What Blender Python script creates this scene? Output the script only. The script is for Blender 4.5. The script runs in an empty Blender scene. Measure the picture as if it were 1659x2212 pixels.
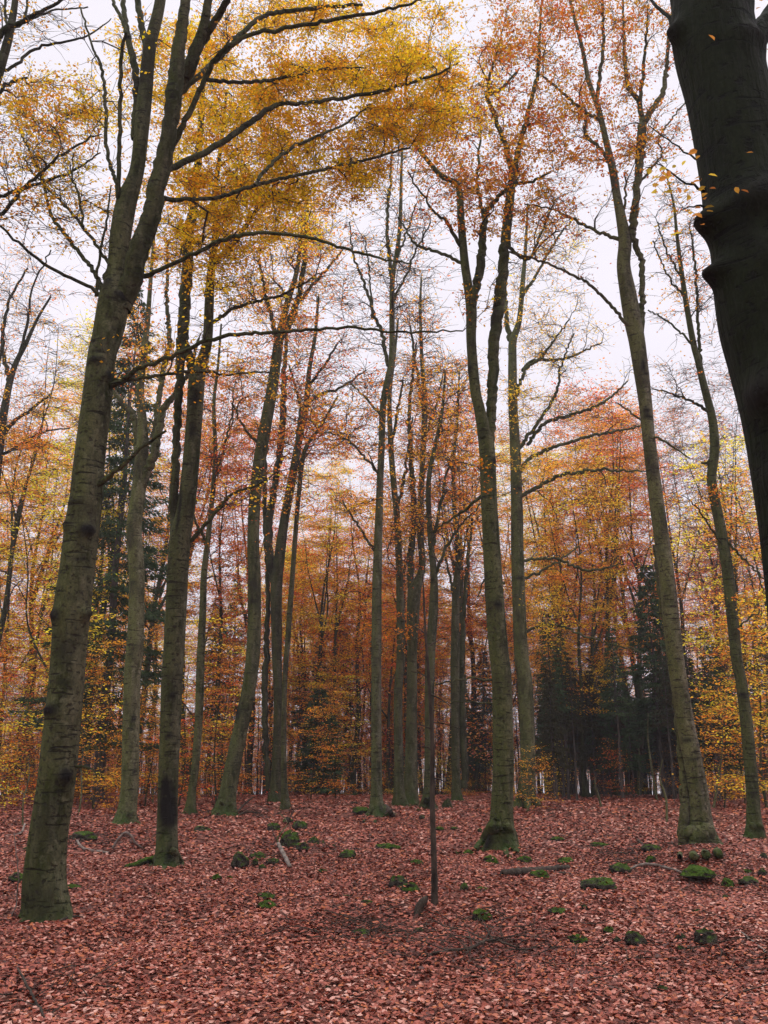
import bpy, bmesh, math, random
import numpy as np
from mathutils import Vector, noise as mnoise

R = math.radians
rng = np.random.default_rng(11)
random.seed(5)
S = bpy.context.scene
COL = S.collection

# ---------------------------------------------------------------- camera
FPX, CU, CV, PITCH, EYE = 1916.0, 829.5, 1106.0, R(15.9), 1.6
cam = bpy.data.cameras.new('camera')
cam.sensor_width = 36.0
cam.lens = 18.0 / (1106.0 / FPX)
cam.clip_end = 2000
cam_o = bpy.data.objects.new('camera', cam)
COL.objects.link(cam_o)
cam_o.location = (0, 0, EYE)
cam_o.rotation_euler = (R(90) + PITCH, 0, 0)
S.camera = cam_o
# ---------------------------------------------------------------- sky and sun (overcast)
SUN_EL, SUN_AZ = R(58), R(150)
w = bpy.data.worlds.new('World'); S.world = w; w.use_nodes = True
nt = w.node_tree; N = nt.nodes; L = nt.links; N.clear()
sky = N.new('ShaderNodeTexSky'); sky.sky_type = 'NISHITA'; sky.sun_disc = False
sky.sun_elevation = SUN_EL; sky.sun_rotation = SUN_AZ; sky.dust_density = 3
skys = N.new('ShaderNodeVectorMath'); skys.operation = 'SCALE'; skys.inputs['Scale'].default_value = 0.1
L.new(sky.outputs[0], skys.inputs[0])
tc = N.new('ShaderNodeTexCoord'); sep = N.new('ShaderNodeSeparateXYZ'); L.new(tc.outputs['Generated'], sep.inputs[0])
ramp = N.new('ShaderNodeValToRGB'); L.new(sep.outputs['Z'], ramp.inputs[0])
cr = ramp.color_ramp
cr.elements[0].position = 0.0; cr.elements[0].color = (.95, .905, .985, 1)
cr.elements[1].position = 1.0; cr.elements[1].color = (4.2, 4.2, 4.3, 1)
e = cr.elements.new(0.45); e.color = (1.06, 1.0, 1.09, 1)
e = cr.elements.new(0.74); e.color = (1.05, 1.0, 1.08, 1)
cn = N.new('ShaderNodeTexNoise'); cn.inputs['Scale'].default_value = 2.2; cn.inputs['Detail'].default_value = 4
L.new(tc.outputs['Generated'], cn.inputs['Vector'])
cm = N.new('ShaderNodeMapRange'); cm.inputs['To Min'].default_value = .93; cm.inputs['To Max'].default_value = 1.07
L.new(cn.outputs['Fac'], cm.inputs['Value'])
cv = N.new('ShaderNodeVectorMath'); cv.operation = 'SCALE'; L.new(ramp.outputs[0], cv.inputs[0]); L.new(cm.outputs[0], cv.inputs['Scale'])
mx = N.new('ShaderNodeMix'); mx.data_type = 'RGBA'; mx.inputs['Factor'].default_value = 0.10
L.new(cv.outputs[0], mx.inputs['A']); L.new(skys.outputs[0], mx.inputs['B'])
bg = N.new('ShaderNodeBackground'); L.new(mx.outputs['Result'], bg.inputs[0]); bg.inputs[1].default_value = 1.0
wo = N.new('ShaderNodeOutputWorld'); L.new(bg.outputs[0], wo.inputs[0])
sl = bpy.data.lights.new('sun', 'SUN'); sl.energy = 0.6; sl.angle = R(30); sl.color = (1, .95, .9)
so = bpy.data.objects.new('sun', sl); COL.objects.link(so)
so.rotation_euler = (R(90) - SUN_EL, 0, R(150)); so.location = (0, 0, 60)
S.view_settings.view_transform = 'Standard'; S.view_settings.look = 'None'
S.view_settings.exposure = 0.0; S.view_settings.gamma = 1.0; S.view_settings.use_curve_mapping = False
S.cycles.use_denoising = True
S.cycles.max_bounces = 6; S.cycles.diffuse_bounces = 3; S.cycles.transmission_bounces = 4

# ---------------------------------------------------------------- helpers
def lin(r, g, b):
    f = lambda c: (c / 255 / 12.92) if c / 255 <= .04045 else ((c / 255 + .055) / 1.055) ** 2.4
    return (f(r), f(g), f(b))

def gh(x, y):
    """height of the forest floor"""
    x = np.asarray(x, float); y = np.asarray(y, float)
    z = .07 * np.sin(x * .55 + 1.0) * np.cos(y * .43) + .05 * np.sin(x * 1.3 + y * .9) + .03 * np.sin(x * 2.9 - y * 2.1)
    z = z * np.clip((y - 2) / 6, .2, 1)
    z = z + .28 * np.exp(-((x - 5.6) ** 2 + (y - 16.3) ** 2) / 2.2)
    z = z - np.clip(y - 50, 0, 400) * .045
    return z

def ray(u, v):
    x = (u - CU) / FPX; z = (CV - v) / FPX
    return np.array([x, math.cos(PITCH) - z * math.sin(PITCH), math.sin(PITCH) + z * math.cos(PITCH)])

def P(u, v, Y):
    """the point at distance Y (metres ahead) that a tracing mark stands for"""
    d = ray(u, v); t = Y / d[1]
    return np.array([0, 0, EYE]) + d * t

def depth(u, v, Y):
    return Y / ray(u, v)[1]

def ground(u, v):
    d = ray(u, v); t = EYE / max(1e-3, -d[2])
    for _ in range(12):
        p = np.array([0, 0, EYE]) + d * t
        t = (float(gh(p[0], p[1])) - EYE) / d[2]
    return np.array([0, 0, EYE]) + d * t

def link(o, parent=None):
    COL.objects.link(o)
    if parent is not None: o.parent = parent
    return o

def mesh(name, V, F, mat, attrs=None, smooth=True):
    V = np.ascontiguousarray(V, np.float32); F = np.ascontiguousarray(F, np.int32)
    m = bpy.data.meshes.new(name)
    m.vertices.add(len(V)); m.vertices.foreach_set('co', V.ravel())
    k = F.shape[1]
    m.loops.add(F.size); m.loops.foreach_set('vertex_index', F.ravel())
    m.polygons.add(len(F)); m.polygons.foreach_set('loop_start', np.arange(0, F.size, k, dtype=np.int32))
    m.polygons.foreach_set('loop_total', np.full(len(F), k, np.int32))
    m.polygons.foreach_set('use_smooth', np.full(len(F), smooth))
    for an, av in (attrs or {}).items():
        a = m.attributes.new(an, 'FLOAT', 'POINT'); a.data.foreach_set('value', np.ascontiguousarray(av, np.float32))
    m.update(calc_edges=True)
    m.materials.append(mat)
    return m

def obj(name, m, parent=None, color=None):
    o = link(bpy.data.objects.new(name, m), parent)
    if color is not None: o.color = (*color, 1)
    return o

def thing(name, label, cat, loc, group=None):
    o = link(bpy.data.objects.new(name, None)); o.location = loc; o.empty_display_size = .2
    return tag(o, label, cat, group)

def tag(o, label, cat, group=None):
    o['label'] = label; o['category'] = cat
    if group: o['group'] = group
    return o

class Geo:
    def __init__(s): s.V = []; s.F = []; s.A = []; s.n = 0
    def add(s, V, F, a=None):
        s.V.append(V); s.F.append(np.asarray(F) + s.n); s.n += len(V)
        s.A.append(np.zeros((len(V), 2)) if a is None else a)
    def out(s): return np.concatenate(s.V), np.concatenate(s.F), np.concatenate(s.A)

def catmull(pts, step):
    """resample a rough polyline (rows x,y,z,r) smoothly"""
    pts = np.asarray(pts, float)
    if len(pts) < 3:
        k = max(2, int(np.linalg.norm(pts[1, :3] - pts[0, :3]) / step) + 1)
        return pts[0] + (pts[1] - pts[0]) * np.linspace(0, 1, k)[:, None]
    q = np.vstack([2 * pts[0] - pts[1], pts, 2 * pts[-1] - pts[-2]])
    out = []
    for i in range(1, len(q) - 2):
        a, b, c, d = q[i - 1], q[i], q[i + 1], q[i + 2]
        k = max(2, int(np.linalg.norm(c[:3] - b[:3]) / step) + 1)
        t = np.linspace(0, 1, k, endpoint=False)[:, None]
        out.append(.5 * (2 * b + (c - a) * t + (2 * a - 5 * b + 4 * c - d) * t * t + (3 * b - a - 3 * c + d) * t ** 3))
    out.append(pts[-1:])
    o = np.vstack(out); o[:, 3] = np.maximum(o[:, 3], .002)
    return o

def tube(C, sides, flare=0, flare_seed=0, bump=0.0, scars=(), root_lobes=5, close=False):
    """tube along rows (x,y,z,r); returns V, F and columns scar, moss"""
    C = np.asarray(C, float); p = C[:, :3]; r = C[:, 3]; n = len(C)
    t = np.gradient(p, axis=0); t /= np.linalg.norm(t, axis=1)[:, None] + 1e-9
    ref = np.array([0, 1., 0]) if abs(t[0] @ np.array([0, 1., 0])) < .8 else np.array([1., 0, 0])
    a = np.zeros((n, 3)); x = np.cross(ref, t[0]); x /= np.linalg.norm(x); a[0] = x
    for i in range(1, n):
        x = a[i - 1] - t[i] * (a[i - 1] @ t[i]); a[i] = x / (np.linalg.norm(x) + 1e-9)
    b = np.cross(t, a)
    th = np.linspace(0, 2 * math.pi, sides, endpoint=False)
    D = a[:, None, :] * np.cos(th)[None, :, None] + b[:, None, :] * np.sin(th)[None, :, None]
    rr = np.repeat(r[:, None], sides, 1)
    if bump > 0:
        z = p[:, 2]; ph = flare_seed * 1.7
        rr = rr * (1 + bump * (np.sin(th[None] * 2 + z[:, None] * .9 + ph) * .6 + np.sin(th[None] * 3 - z[:, None] * 1.7 + ph * 2) * .4
                               + .45 * np.sin(th[None] * 5 + 3.1 * z[:, None] + ph)))
    moss = np.zeros((n, sides))
    if flare > 0:
        h = np.maximum(p[:, 2], -.12)[:, None]
        g = np.random.default_rng(flare_seed + 3)
        lob = sum(np.maximum(0, np.cos(th - g.uniform(0, 6.28))) ** 7 * g.uniform(.5, 1.2) for _ in range(root_lobes))[None]
        rr = rr * (1 + flare * np.exp(-h / .20) * (.20 + .62 * lob) + .20 * flare * np.exp(-h / .8) * (.4 + .6 * lob))
        moss = np.exp(-np.maximum(h, 0) / .38) * (.6 + .6 * lob) * min(1, .25 + .6 * max(0, flare - .4) / .4)
    V = p[:, None, :] + D * rr[..., None]
    scar = np.zeros((n, sides))
    for (c, s, dk, bp) in scars:
        q = (V - c) / s[None, None, :]
        gsn = np.exp(-(q ** 2).sum(2))
        scar += gsn * dk
        V = V + D * (bp * gsn)[..., None]
    i = np.arange(n - 1)[:, None] * sides; j = np.arange(sides)[None]; j2 = (j + 1) % sides
    F = np.stack([i + j, i + j2, i + sides + j2, i + sides + j], -1).reshape(-1, 4)
    return V.reshape(-1, 3), F, np.stack([np.clip(scar * 1.5 - .12, 0, 1).ravel(), np.clip(moss, 0, 1).ravel()], 1)

def unit(v): return v / (np.linalg.norm(v, axis=-1, keepdims=True) + 1e-9)

def crown_mesh(name, twV, twF, lV, lF, tone, lmat):
    """twigs and leaves of one crown"""
    V = np.concatenate([twV, lV]); F = np.concatenate([twF, lF + len(twV)])
    m = mesh(name, V, F, TWIG, {'tone': np.concatenate([np.zeros(len(twV)), tone])}, smooth=False)
    m.materials.append(lmat)
    m.polygons.foreach_set('material_index', np.concatenate([np.zeros(len(twF), np.int32), np.ones(len(lF), np.int32)]))
    m.polygons.foreach_set('use_smooth', np.concatenate([np.ones(len(twF), bool), np.zeros(len(lF), bool)]))
    return m

def leaf_geo(pos, size, tone, tilt=.55, direc=None):
    """many small pointed leaves, one quad each, lying roughly flat"""
    n = len(pos); g = rng
    nz = unit(np.stack([g.normal(0, tilt, n), g.normal(0, tilt, n), np.ones(n)], 1))
    d = g.normal(0, 1, (n, 3)) if direc is None else direc + g.normal(0, .6, (n, 3))
    d = unit(d - nz * (d * nz).sum(1)[:, None]); s = np.cross(nz, d)
    Ls = size[:, None]
    V = np.stack([pos, pos + d * Ls * .48 + s * Ls * .33, pos + d * Ls - nz * Ls * .1, pos + d * Ls * .48 - s * Ls * .33], 1).reshape(-1, 3)
    F = np.arange(n * 4).reshape(-1, 4)
    return V, F, np.repeat(tone, 4)

# ---------------------------------------------------------------- materials
def newmat(name):
    m = bpy.data.materials.new(name); m.use_nodes = True; t = m.node_tree
    return m, t, t.nodes, t.links, t.nodes['Principled BSDF']

def mixc(Nn, Ln, f, a, b):
    x = Nn.new('ShaderNodeMix'); x.data_type = 'RGBA'
    for s, v in (('Factor', f), ('A', a), ('B', b)):
        if hasattr(v, 'links') or hasattr(v, 'is_linked'): Ln.new(v, x.inputs[s])
        else: x.inputs[s].default_value = v if s == 'Factor' else (*v, 1)
    return x.outputs['Result']

def nz(Nn, Ln, vec, scale, detail=4, lo=None, hi=None, sv=None, rough=.55):
    if sv is not None:
        mp = Nn.new('ShaderNodeMapping'); mp.inputs['Scale'].default_value = sv; Ln.new(vec, mp.inputs[0]); vec = mp.outputs[0]
    t = Nn.new('ShaderNodeTexNoise'); t.inputs['Scale'].default_value = scale; t.inputs['Detail'].default_value = detail
    t.inputs['Roughness'].default_value = rough
    Ln.new(vec, t.inputs['Vector'])
    if lo is None: return t.outputs['Fac']
    m = Nn.new('ShaderNodeMapRange'); m.inputs['From Min'].default_value = lo; m.inputs['From Max'].default_value = hi
    Ln.new(t.outputs['Fac'], m.inputs['Value']); return m.outputs[0]

def math_n(Nn, Ln, op, a, b):
    x = Nn.new('ShaderNodeMath'); x.operation = op; x.use_clamp = False
    for i, v in enumerate((a, b)):
        if hasattr(v, 'is_linked'): Ln.new(v, x.inputs[i])
        else: x.inputs[i].default_value = v
    return x.outputs[0]

def bark_material():
    m, t, Nn, Ln, B = newmat('beech_bark')
    tcn = Nn.new('ShaderNodeTexCoord'); oc = tcn.outputs['Object']
    oi = Nn.new('ShaderNodeObjectInfo')
    big = nz(Nn, Ln, oc, 2.6, 6, .40, .60, (1, 1, .4), .65)
    base = mixc(Nn, Ln, big, (.018, .022, .007), (.094, .086, .060))
    str_ = nz(Nn, Ln, oc, 9, 5, .42, .7, (1, 1, .16))
    base = mixc(Nn, Ln, math_n(Nn, Ln, 'MULTIPLY', str_, .5), base, (.125, .116, .092))
    lich = nz(Nn, Ln, oc, 9, 5, .56, .66)
    base = mixc(Nn, Ln, math_n(Nn, Ln, 'MULTIPLY', lich, .4), base, (.17, .162, .13))
    gn = Nn.new('ShaderNodeNewGeometry'); dp = Nn.new('ShaderNodeVectorMath'); dp.operation = 'DOT_PRODUCT'; dp.inputs[1].default_value = (-.85, -.45, .1); Ln.new(gn.outputs['Normal'], dp.inputs[0])
    al = math_n(Nn, Ln, 'ADD', dp.outputs['Value'], math_n(Nn, Ln, 'MULTIPLY', nz(Nn, Ln, oc, 3, 5, .3, .7, (1, 1, .35)), 1.1))
    am = Nn.new('ShaderNodeMapRange'); am.inputs['From Min'].default_value = .35; am.inputs['From Max'].default_value = 1.5; am.inputs['To Max'].default_value = .75; Ln.new(al, am.inputs['Value'])
    base = mixc(Nn, Ln, am.outputs[0], base, (.058, .070, .020))
    crack = nz(Nn, Ln, oc, 3.2, 5, .605, .655, (1, 1, 9))
    base = mixc(Nn, Ln, math_n(Nn, Ln, 'MULTIPLY', crack, .9), base, (.016, .013, .010))
    dark = nz(Nn, Ln, oc, 1.5, 5, .53, .66, (1, 1, .5))
    base = mixc(Nn, Ln, math_n(Nn, Ln, 'MULTIPLY', dark, .8), base, (.024, .021, .015))
    sp = nz(Nn, Ln, oc, 15, 5, .575, .64, (1, 1, 1.3))
    base = mixc(Nn, Ln, math_n(Nn, Ln, 'MULTIPLY', sp, .82), base, (.025, .02, .016))
    fine = nz(Nn, Ln, oc, 38, 6, .25, .75, None, .7); fm = Nn.new('ShaderNodeMapRange'); fm.inputs['To Min'].default_value = .45; fm.inputs['To Max'].default_value = 1.6; Ln.new(fine, fm.inputs['Value'])
    fs = Nn.new('ShaderNodeVectorMath'); fs.operation = 'SCALE'; Ln.new(base, fs.inputs[0]); Ln.new(fm.outputs[0], fs.inputs['Scale']); base = fs.outputs[0]
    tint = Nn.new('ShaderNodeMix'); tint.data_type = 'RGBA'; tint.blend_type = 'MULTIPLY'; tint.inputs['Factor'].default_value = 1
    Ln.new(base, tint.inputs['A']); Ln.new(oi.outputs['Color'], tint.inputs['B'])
    a1 = Nn.new('ShaderNodeAttribute'); a1.attribute_name = 'moss'
    mf = math_n(Nn, Ln, 'MULTIPLY', a1.outputs['Fac'], nz(Nn, Ln, oc, 7, 4, .3, .62))
    c2 = mixc(Nn, Ln, mf, tint.outputs['Result'], (.034, .060, .010))
    a2 = Nn.new('ShaderNodeAttribute'); a2.attribute_name = 'scar'
    sf = math_n(Nn, Ln, 'MULTIPLY', a2.outputs['Fac'], nz(Nn, Ln, oc, 11, 3, .1, .4))
    c3 = mixc(Nn, Ln, sf, c2, (.012, .010, .009))
    Ln.new(c3, B.inputs['Base Color']); B.inputs['Roughness'].default_value = .9; B.inputs['Specular IOR Level'].default_value = .15
    bp = Nn.new('ShaderNodeBump'); bp.inputs['Strength'].default_value = .8; bp.inputs['Distance'].default_value = .035
    hh = math_n(Nn, Ln, 'ADD', str_, math_n(Nn, Ln, 'MULTIPLY', crack, -1.5))
    hh = math_n(Nn, Ln, 'ADD', hh, math_n(Nn, Ln, 'MULTIPLY', sp, -.7))
    Ln.new(hh, bp.inputs['Height']); Ln.new(bp.outputs[0], B.inputs['Normal'])
    return m

def simple_noise_mat(name, c1, c2, scale, sv=(1, 1, 1), lo=.35, hi=.65, rough=.9):
    m, t, Nn, Ln, B = newmat(name)
    oc = Nn.new('ShaderNodeTexCoord').outputs['Object']
    f = nz(Nn, Ln, oc, scale, 4, lo, hi, sv)
    Ln.new(mixc(Nn, Ln, f, c1, c2), B.inputs['Base Color']); B.inputs['Roughness'].default_value = rough
    B.inputs['Specular IOR Level'].default_value = .2
    bp = Nn.new('ShaderNodeBump'); bp.inputs['Strength'].default_value = .5; bp.inputs['Distance'].default_value = .02
    Ln.new(f, bp.inputs['Height']); Ln.new(bp.outputs[0], B.inputs['Normal'])
    return m

def leaf_material(name, trans=.55, fixed=None, hue=.06, gloss=.0):
    """leaf colour comes from the crown's object colour, varied leaf by leaf"""
    m, t, Nn, Ln, B = newmat(name); Nn.remove(B)
    out = Nn['Material Output']
    if fixed is None:
        base = Nn.new('ShaderNodeObjectInfo').outputs['Color']
    at = Nn.new('ShaderNodeAttribute'); at.attribute_name = 'tone'
    hs = Nn.new('ShaderNodeHueSaturation')
    if fixed is None: Ln.new(base, hs.inputs['Color'])
    else: hs.inputs['Color'].default_value = (*fixed, 1)
    mr = Nn.new('ShaderNodeMapRange'); mr.inputs['To Min'].default_value = .5 - hue * .45; mr.inputs['To Max'].default_value = .5 + hue * .75
    Ln.new(at.outputs['Fac'], mr.inputs['Value']); Ln.new(mr.outputs[0], hs.inputs['Hue'])
    fr = math_n(Nn, Ln, 'FRACT', math_n(Nn, Ln, 'MULTIPLY', at.outputs['Fac'], 17.3), 0)
    mv = Nn.new('ShaderNodeMapRange'); mv.inputs['To Min'].default_value = .6; mv.inputs['To Max'].default_value = 1.25
    Ln.new(fr, mv.inputs['Value']); Ln.new(mv.outputs[0], hs.inputs['Value'])
    d = Nn.new('ShaderNodeBsdfDiffuse'); Ln.new(hs.outputs[0], d.inputs[0])
    tr = Nn.new('ShaderNodeBsdfTranslucent'); Ln.new(hs.outputs[0], tr.inputs[0])
    ms = Nn.new('ShaderNodeMixShader'); ms.inputs[0].default_value = trans
    Ln.new(d.outputs[0], ms.inputs[1]); Ln.new(tr.outputs[0], ms.inputs[2]); Ln.new(ms.outputs[0], out.inputs[0])
    return m

BARK = bark_material()
TWIG = simple_noise_mat('twig_bark', (.030, .024, .020), (.062, .050, .044), 3)
LEAF = leaf_material('autumn_leaf', .66)
NEEDLE = leaf_material('spruce_needle', .25, hue=.03)
SPBARK = simple_noise_mat('spruce_bark', (.040, .032, .026), (.10, .085, .072), 8, (1, 1, .3))
DEADWOOD = simple_noise_mat('dead_wood', (.018, .013, .010), (.070, .052, .038), 9, (1, 1, .5))
PALEWOOD = simple_noise_mat('weathered_wood', (.10, .075, .062), (.26, .215, .185), 9, (1, 1, .6))

def litter_ground_material():
    m, t, Nn, Ln, B = newmat('leaf_mould')
    oc = Nn.new('ShaderNodeTexCoord').outputs['Object']
    vo = Nn.new('ShaderNodeTexVoronoi'); vo.inputs['Scale'].default_value = 13; Ln.new(oc, vo.inputs['Vector'])
    sepc = Nn.new('ShaderNodeSeparateColor'); Ln.new(vo.outputs['Color'], sepc.inputs[0])
    rp = Nn.new('ShaderNodeValToRGB'); Ln.new(sepc.outputs[0], rp.inputs[0])
    c = rp.color_ramp
    c.elements[0].position = 0; c.elements[0].color = (.045, .016, .012, 1)
    c.elements[1].position = 1; c.elements[1].color = (.33, .145, .105, 1)
    q = c.elements.new(.4); q.color = (.14, .042, .027, 1)
    q = c.elements.new(.8); q.color = (.24, .085, .062, 1)
    big = nz(Nn, Ln, oc, .6, 4, .35, .7)
    col = mixc(Nn, Ln, math_n(Nn, Ln, 'MULTIPLY', big, .35), rp.outputs[0], (.05, .024, .016))
    Ln.new(col, B.inputs['Base Color']); B.inputs['Roughness'].default_value = .85; B.inputs['Specular IOR Level'].default_value = .2
    bp = Nn.new('ShaderNodeBump'); bp.inputs['Strength'].default_value = .9; bp.inputs['Distance'].default_value = .04
    Ln.new(vo.outputs['Distance'], bp.inputs['Height']); Ln.new(bp.outputs[0], B.inputs['Normal'])
    return m

def litter_material():
    m, t, Nn, Ln, B = newmat('fallen_leaf')
    at = Nn.new('ShaderNodeAttribute'); at.attribute_name = 'tone'
    rp = Nn.new('ShaderNodeValToRGB'); Ln.new(at.outputs['Fac'], rp.inputs[0])
    c = rp.color_ramp
    c.elements[0].position = 0; c.elements[0].color = (.055, .011, .006, 1)
    c.elements[1].position = 1; c.elements[1].color = (.58, .32, .25, 1)  # palest leaves, brightened so they double as highlights painted into the litter
    for pz, cc in ((.25, (.15, .025, .011)), (.45, (.25, .050, .026)), (.62, (.36, .098, .064)), (.72, (.40, .105, .026)), (.80, (.44, .155, .108))):
        q = c.elements.new(pz); q.color = (*cc, 1)
    Ln.new(rp.outputs[0], B.inputs['Base Color']); B.inputs['Roughness'].default_value = .55; B.inputs['Specular IOR Level'].default_value = .35
    return m

def stone_material():
    m, t, Nn, Ln, B = newmat('mossy_stone')
    oc = Nn.new('ShaderNodeTexCoord').outputs['Object']; oi = Nn.new('ShaderNodeObjectInfo')
    ge = Nn.new('ShaderNodeNewGeometry'); sx = Nn.new('ShaderNodeSeparateXYZ'); Ln.new(ge.outputs['Normal'], sx.inputs[0])
    st = mixc(Nn, Ln, nz(Nn, Ln, oc, 9, 5, .35, .65), (.012, .009, .008), (.075, .066, .052))
    sm = Nn.new('ShaderNodeSeparateColor'); Ln.new(oi.outputs['Color'], sm.inputs[0])     # red of the object colour: how much moss
    k = math_n(Nn, Ln, 'ADD', sx.outputs['Z'], nz(Nn, Ln, oc, 6, 5, .3, .7))
    k = math_n(Nn, Ln, 'ADD', k, sm.outputs[0])
    mr = Nn.new('ShaderNodeMapRange'); mr.inputs['From Min'].default_value = .9; mr.inputs['From Max'].default_value = 1.5; Ln.new(k, mr.inputs['Value'])
    mo = mixc(Nn, Ln, nz(Nn, Ln, oc, 22, 4, .3, .7), (.015, .028, .004), (.068, .118, .014))
    Ln.new(mixc(Nn, Ln, mr.outputs[0], st, mo), B.inputs['Base Color'])
    B.inputs['Roughness'].default_value = .95; B.inputs['Specular IOR Level'].default_value = .1
    bp = Nn.new('ShaderNodeBump'); bp.inputs['Strength'].default_value = 1; bp.inputs['Distance'].default_value = .03
    Ln.new(nz(Nn, Ln, oc, 40, 4), bp.inputs['Height']); Ln.new(bp.outputs[0], B.inputs['Normal'])
    return m
LITTERG, LITTER, STONE = litter_ground_material(), litter_material(), stone_material()

# ---------------------------------------------------------------- forest floor
def build_floor():
    ys = np.concatenate([np.linspace(-40, 2, 12), np.linspace(2.5, 60, 200), np.linspace(62, 190, 40)])
    xs = np.concatenate([np.linspace(-170, -32, 20), np.linspace(-30, 30, 200), np.linspace(32, 170, 20)])
    X, Y = np.meshgrid(xs, ys); Z = gh(X, Y)
    V = np.stack([X, Y, Z], -1).reshape(-1, 3); nx = len(xs)
    i = np.arange(len(ys) - 1)[:, None] * nx; j = np.arange(nx - 1)[None]
    F = np.stack([i + j, i + j + 1, i + nx + j + 1, i + nx + j], -1).reshape(-1, 4)
    o = obj('forest_floor', mesh('forest_floor', V, F, LITTERG)); o['kind'] = 'structure'
build_floor()

STONE_LEAVES = []
def build_litter():
    # the fallen leaves: curled, each two folded quads
    def scatter(y0, y1, dens, half=.58):
        A = half * (y1 ** 2 - y0 ** 2); n = int(A * dens)
        y = np.sqrt(rng.uniform(y0 ** 2, y1 ** 2, n)); x = rng.uniform(-1, 1, n) * (half * y + .6)
        return x, y
    parts = [(4.5, 10, 1450, .64), (10, 17, 760, .76), (17, 28, 200, 1.2), (28, 52, 50, 1.8)]
    Vs, Fs, Ts, off = [], [], [], 0
    for y0, y1, dn, sc in parts:
        x, y = scatter(y0, y1, dn); n = len(x)
        h = rng.uniform(.004, .035, n) * sc
        pos = np.stack([x, y, gh(x, y) + h], 1)
        if y0 < 5 and STONE_LEAVES:
            ex = np.array(STONE_LEAVES); pos = np.concatenate([pos, ex]); n = len(pos); x, y = pos[:, 0], pos[:, 1]
        Ls = rng.uniform(.05, .095, n)[:, None] * sc
        nzv = unit(np.stack([rng.normal(0, .27, n), rng.normal(0, .27, n), np.ones(n)], 1))
        d = rng.normal(0, 1, (n, 3)); d = unit(d - nzv * (d * nzv).sum(1)[:, None]); s = np.cross(nzv, d)
        cl = rng.uniform(-.12, .22, n)[:, None]; ct = rng.uniform(-.1, .2, n)[:, None]
        a0 = pos - d * Ls * .5 + nzv * Ls * ct * .6; a1 = pos + d * Ls * .5 + nzv * Ls * ct
        l1 = pos - d * Ls * .16 + s * Ls * .30 + nzv * Ls * cl; l2 = pos + d * Ls * .2 + s * Ls * .27 + nzv * Ls * cl
        r1 = pos - d * Ls * .16 - s * Ls * .30 + nzv * Ls * cl; r2 = pos + d * Ls * .2 - s * Ls * .27 + nzv * Ls * cl
        V = np.stack([a0, l1, l2, a1, r2, r1], 1).reshape(-1, 3)
        k = np.arange(n)[:, None] * 6
        F = np.concatenate([k + np.array([[0, 3, 2, 1]]), k + np.array([[0, 5, 4, 3]])])
        # patches of darker leaf tone, strongest around the twig heaps and stones
        pt = .5 + .3 * np.sin(x * .8 + 1.3 * np.sin(y * .5)) * np.cos(y * .6 + x * .3) + .28 * np.sin(x * 2.3 + 2 * np.sin(y * 1.1 + x * .4)) * np.cos(y * 1.7 - x * .9)
        for (bu, bv, br) in ((790, 2015, .5), (1000, 2062, .8), (1120, 2040, .6), (250, 1815, 1.6), (640, 1830, 1.2), (1360, 1870, 1.0), (1540, 1905, .9), (1560, 2070, .6)):
            bq = ground(bu, bv); pt = pt - .8 * np.exp(-((x - bq[0]) ** 2 + (y - bq[1]) ** 2) / br ** 2)
        tone = np.clip(rng.beta(1.1, 1.15, n) * .97 + .24 * (pt - .5), 0, 1)
        Vs.append(V); Fs.append(F + off); Ts.append(np.repeat(tone, 6)); off += len(V)
    o = obj('leaf_litter', mesh('leaf_litter', np.concatenate(Vs), np.concatenate(Fs), LITTER, {'tone': np.concatenate(Ts)}, smooth=False))
    o['kind'] = 'stuff'; o['label'] = 'carpet of fallen red brown and pinkish beech leaves'; o['category'] = 'leaf litter'
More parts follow.
